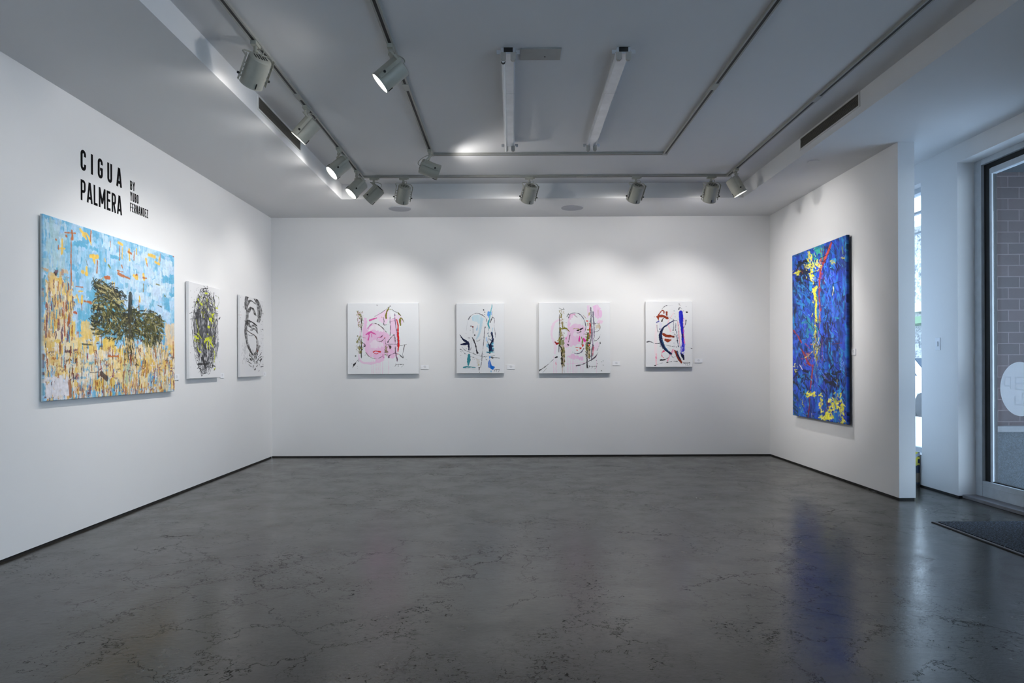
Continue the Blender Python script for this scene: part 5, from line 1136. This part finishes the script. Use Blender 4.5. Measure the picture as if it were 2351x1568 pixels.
def knob(sg):
    m = MB(); Tm = Matrix.Translation((sg*(R0+.02), 0, .135)) @ Matrix.Rotation(sg*math.radians(90), 4, 'Y')
    m.lathe([(.004, 0), (.004, .006), (.008, .006), (.008, .015), (.006, .017)], 12, Tm); return lp('knob', m, M['dark'])
ME_kn = {1: knob(1), -1: knob(-1)}
m = MB(); m.box((-.019, -.045, -.026), (.019, .045, 0), bev=.003); m.box((-.012, .045, -.018), (.012, .062, 0), bev=.002); ME_ad = lp('adapter', m, M['spot'], False)
m = MB(); m.lathe([(.013, -.022), (.013, -.050), (.017, -.052), (.017, -.062), (.010, -.066)], 16); ME_stem = lp('stem', m, M['spot'])

E_NARROW, E_WIDE = 50., 7.5
def spotlight(x, y, aim, axis, label, e=1.0, narrow=78, cordside=1, lit=True, group=None):
    root = tag(empty('track_spotlight', (x, y, ZC-.020)), label, 'spotlight', group)
    a = Vector(aim).normalized(); xh = a.cross(Vector((0, 0, 1))).normalized(); yh = a.cross(xh)
    Rm = Matrix((xh, yh, a)).transposed().to_4x4()
    mid = Vector((0, 0, -.185)); O = mid - a*(LC/2)
    CM = Matrix.Translation(O) @ Rm
    def put(me, name, Mx, par=root):
        o = bpy.data.objects.new(name, me); C.objects.link(o); o.parent = par; o.matrix_local = Mx; return o
    h = put(ME_house, 'housing', CM)
    put(ME_lens, 'lamp_face', Matrix.Identity(4), h); put(ME_slots, 'vent_slots', Matrix.Identity(4), h); put(ME_clip[0], 'clip', Matrix.Identity(4), h); put(ME_clip[1], 'clip', Matrix.Identity(4), h)
    for sg in (1, -1):
        p = put(ME_pl[sg], 'side_plate', CM); put(ME_kn[sg], 'knob', Matrix.Identity(4), p)
    Ax = Matrix.Identity(4) if axis == 'y' else Matrix.Rotation(math.radians(-90), 4, 'Z')
    put(ME_ad, 'adapter', Ax); put(ME_stem, 'stem', Matrix.Identity(4))
    # yoke: crossbar under the stem, arms down to the rear ends of the side plates
    hw = R0+.0185; top = Vector((0, 0, -.068)); m = MB()
    Qc = O + a*.012
    pts = []
    ca = top + (Qc-top)*.18
    for sg in (-1, 1):
        Q = Qc + xh*hw*sg; c1 = top + xh*hw*.86*sg; c2 = top + xh*hw*sg + (Qc-top)*.16
        seq = [Q, c2, c1, top]
        pts += seq if sg < 0 else seq[::-1][1:]
    side = yh - xh*yh.dot(xh); side = Vector((0, 0, 1)).cross(xh).normalized()
    m.strap(pts, .018, .0035, side); m.build('yoke', M['spot'], root)
    # cord from stem to rear cap
    rear = O - a*.004; back = -a; sd = xh*cordside*.5
    p0 = Vector((0, 0, -.045)); p3 = rear; p1 = p0 + (Vector((back.x, back.y, 0))*.06+sd*.05); p2 = rear + back*.065 + sd*.05
    m = MB(); m.tube([p0*(1-t)**3 + p1*3*t*(1-t)**2 + p2*3*t*t*(1-t) + p3*t**3 for t in [k/12 for k in range(13)]], .0035, 8)
    m.build('cord', M['spot'], root, smooth=True)
    if lit:
        for nm, ang, pw, bl in (('beam_light', narrow, E_NARROW*e, 1.0), ('spill_light', 160, E_WIDE*min(e, 1), .5)):
            ld = bpy.data.lights.new(nm, 'SPOT'); ld.energy = pw; ld.spot_size = math.radians(ang); ld.spot_blend = bl
            ld.shadow_soft_size = .02; ld.color = (1.0, .965, .925)
            lo = bpy.data.objects.new(nm, ld); C.objects.link(lo); lo.parent = root
            lo.matrix_local = Matrix.Translation(O + a*(LC+.012)) @ a.to_track_quat('-Z', 'Y').to_matrix().to_4x4()
    return root
def to(x, y, tx, ty, tz): return Vector((tx-x, ty-y, tz-(ZC-.205)))
S = spotlight
S(-1.645, 4.437, (-.552, .532, -.74), 'y', 'cream spotlight nearest the camera on the left leg of the outer track', .62)
S(-1.645, 5.537, (-.703, -.015, -.80), 'y', 'cream spotlight by the left air grille, its lit rim seen edge on', .62)
S(-1.645, 6.593, (-.695, -.344, -.72), 'y', 'lit cream spotlight on the left leg, third along from the camera', .62)
S(-1.645, 7.36, (-.646, -.313, -.78), 'y', 'lit cream spotlight at the far end of the left leg by the track corner', .75)
S(-1.516, 7.636, (-.756, .166, -.70), 'x', 'cream spotlight just inside the left track corner, seen from behind and tilted left', .75)
S(-1.185, 7.636, (-.30, .662, -.86), 'x', 'cream spotlight on the back track above the leftmost pink canvas', 1.0)
S(.223, 7.636, (-.27, .692, -.86), 'x', 'cream spotlight on the back track left of its middle, tilted left', 1.0)
S(1.417, 7.636, (-.20, .701, -.86), 'x', 'upright cream spotlight on the back track right of its middle', 1.0)
S(2.255, 7.636, (-.03, .703, -.86), 'x', 'upright cream spotlight on the back track near the right corner', 1.0)
S(2.445, 7.36, (.482, -.02, -.876), 'y', 'cream spotlight at the right track corner aimed at the tall blue canvas', 1.3, narrow=70)
S(-.775, 4.487, (-.795, -.066, -.70), 'y', 'lit cream spotlight on the inner track nearest the camera, bulb face visible', .7)
S(-.775, 6.672, (.91, .22, -.31), 'y', 'cream spotlight at the far left corner of the inner track, aimed right', 5., narrow=46, cordside=-1)
gl_ = 'added cream fill spotlight, unseen, further along the tracks towards the street end'
for (x, y, tx, ty, tz) in ((-1.645, 2.6, -3.1, 3.0, .7), (-1.645, .6, -3.1, .6, .7), (1.56, 1.2, .5, -3.9, 1.5), (2.445, 1.0, 2.2, -3.9, 1.4)):  # unseen heads behind the camera, added to give the room fill light
    S(x, y, to(x, y, tx, ty, tz), 'y', gl_, .7, group='spotlights over the street end of the room')

# ------------------------------------------------------------------ daylight and camera
wd = bpy.data.worlds.new('sky'); bpy.context.scene.world = wd; wd.use_nodes = True
nt = wd.node_tree; bg = nt.nodes['Background']
tc = nt.nodes.new('ShaderNodeTexCoord'); sx = nt.nodes.new('ShaderNodeSeparateXYZ'); rp = nt.nodes.new('ShaderNodeValToRGB')
nt.links.new(tc.outputs['Generated'], sx.inputs[0]); nt.links.new(sx.outputs['Z'], rp.inputs[0])
rp.color_ramp.elements[0].position = 0.; rp.color_ramp.elements[0].color = (.74, .87, 1.0, 1)
rp.color_ramp.elements[1].position = .8; rp.color_ramp.elements[1].color = (.50, .70, 1.0, 1)
nt.links.new(rp.outputs[0], bg.inputs[0]); bg.inputs[1].default_value = 5.2
cam = bpy.data.cameras.new('camera'); cam.lens = 24; cam.sensor_width = 36; cam.sensor_fit = 'HORIZONTAL'
cam.shift_x = 4.5/2351; cam.shift_y = 54/2351.; cam.clip_end = 200; cam.clip_start = .05
co = bpy.data.objects.new('camera', cam); C.objects.link(co)
co.matrix_world = Matrix.Translation((0, 0, EYE)) @ Matrix.Rotation(math.radians(90), 4, 'X') @ Matrix.Rotation(-ROLL, 4, 'Z')
sc = bpy.context.scene; sc.camera = co
sc.view_settings.view_transform = 'Standard'; sc.view_settings.look = 'None'; sc.view_settings.gamma = 1.0
sc.view_settings.exposure = 0.40; sc.view_settings.use_curve_mapping = False
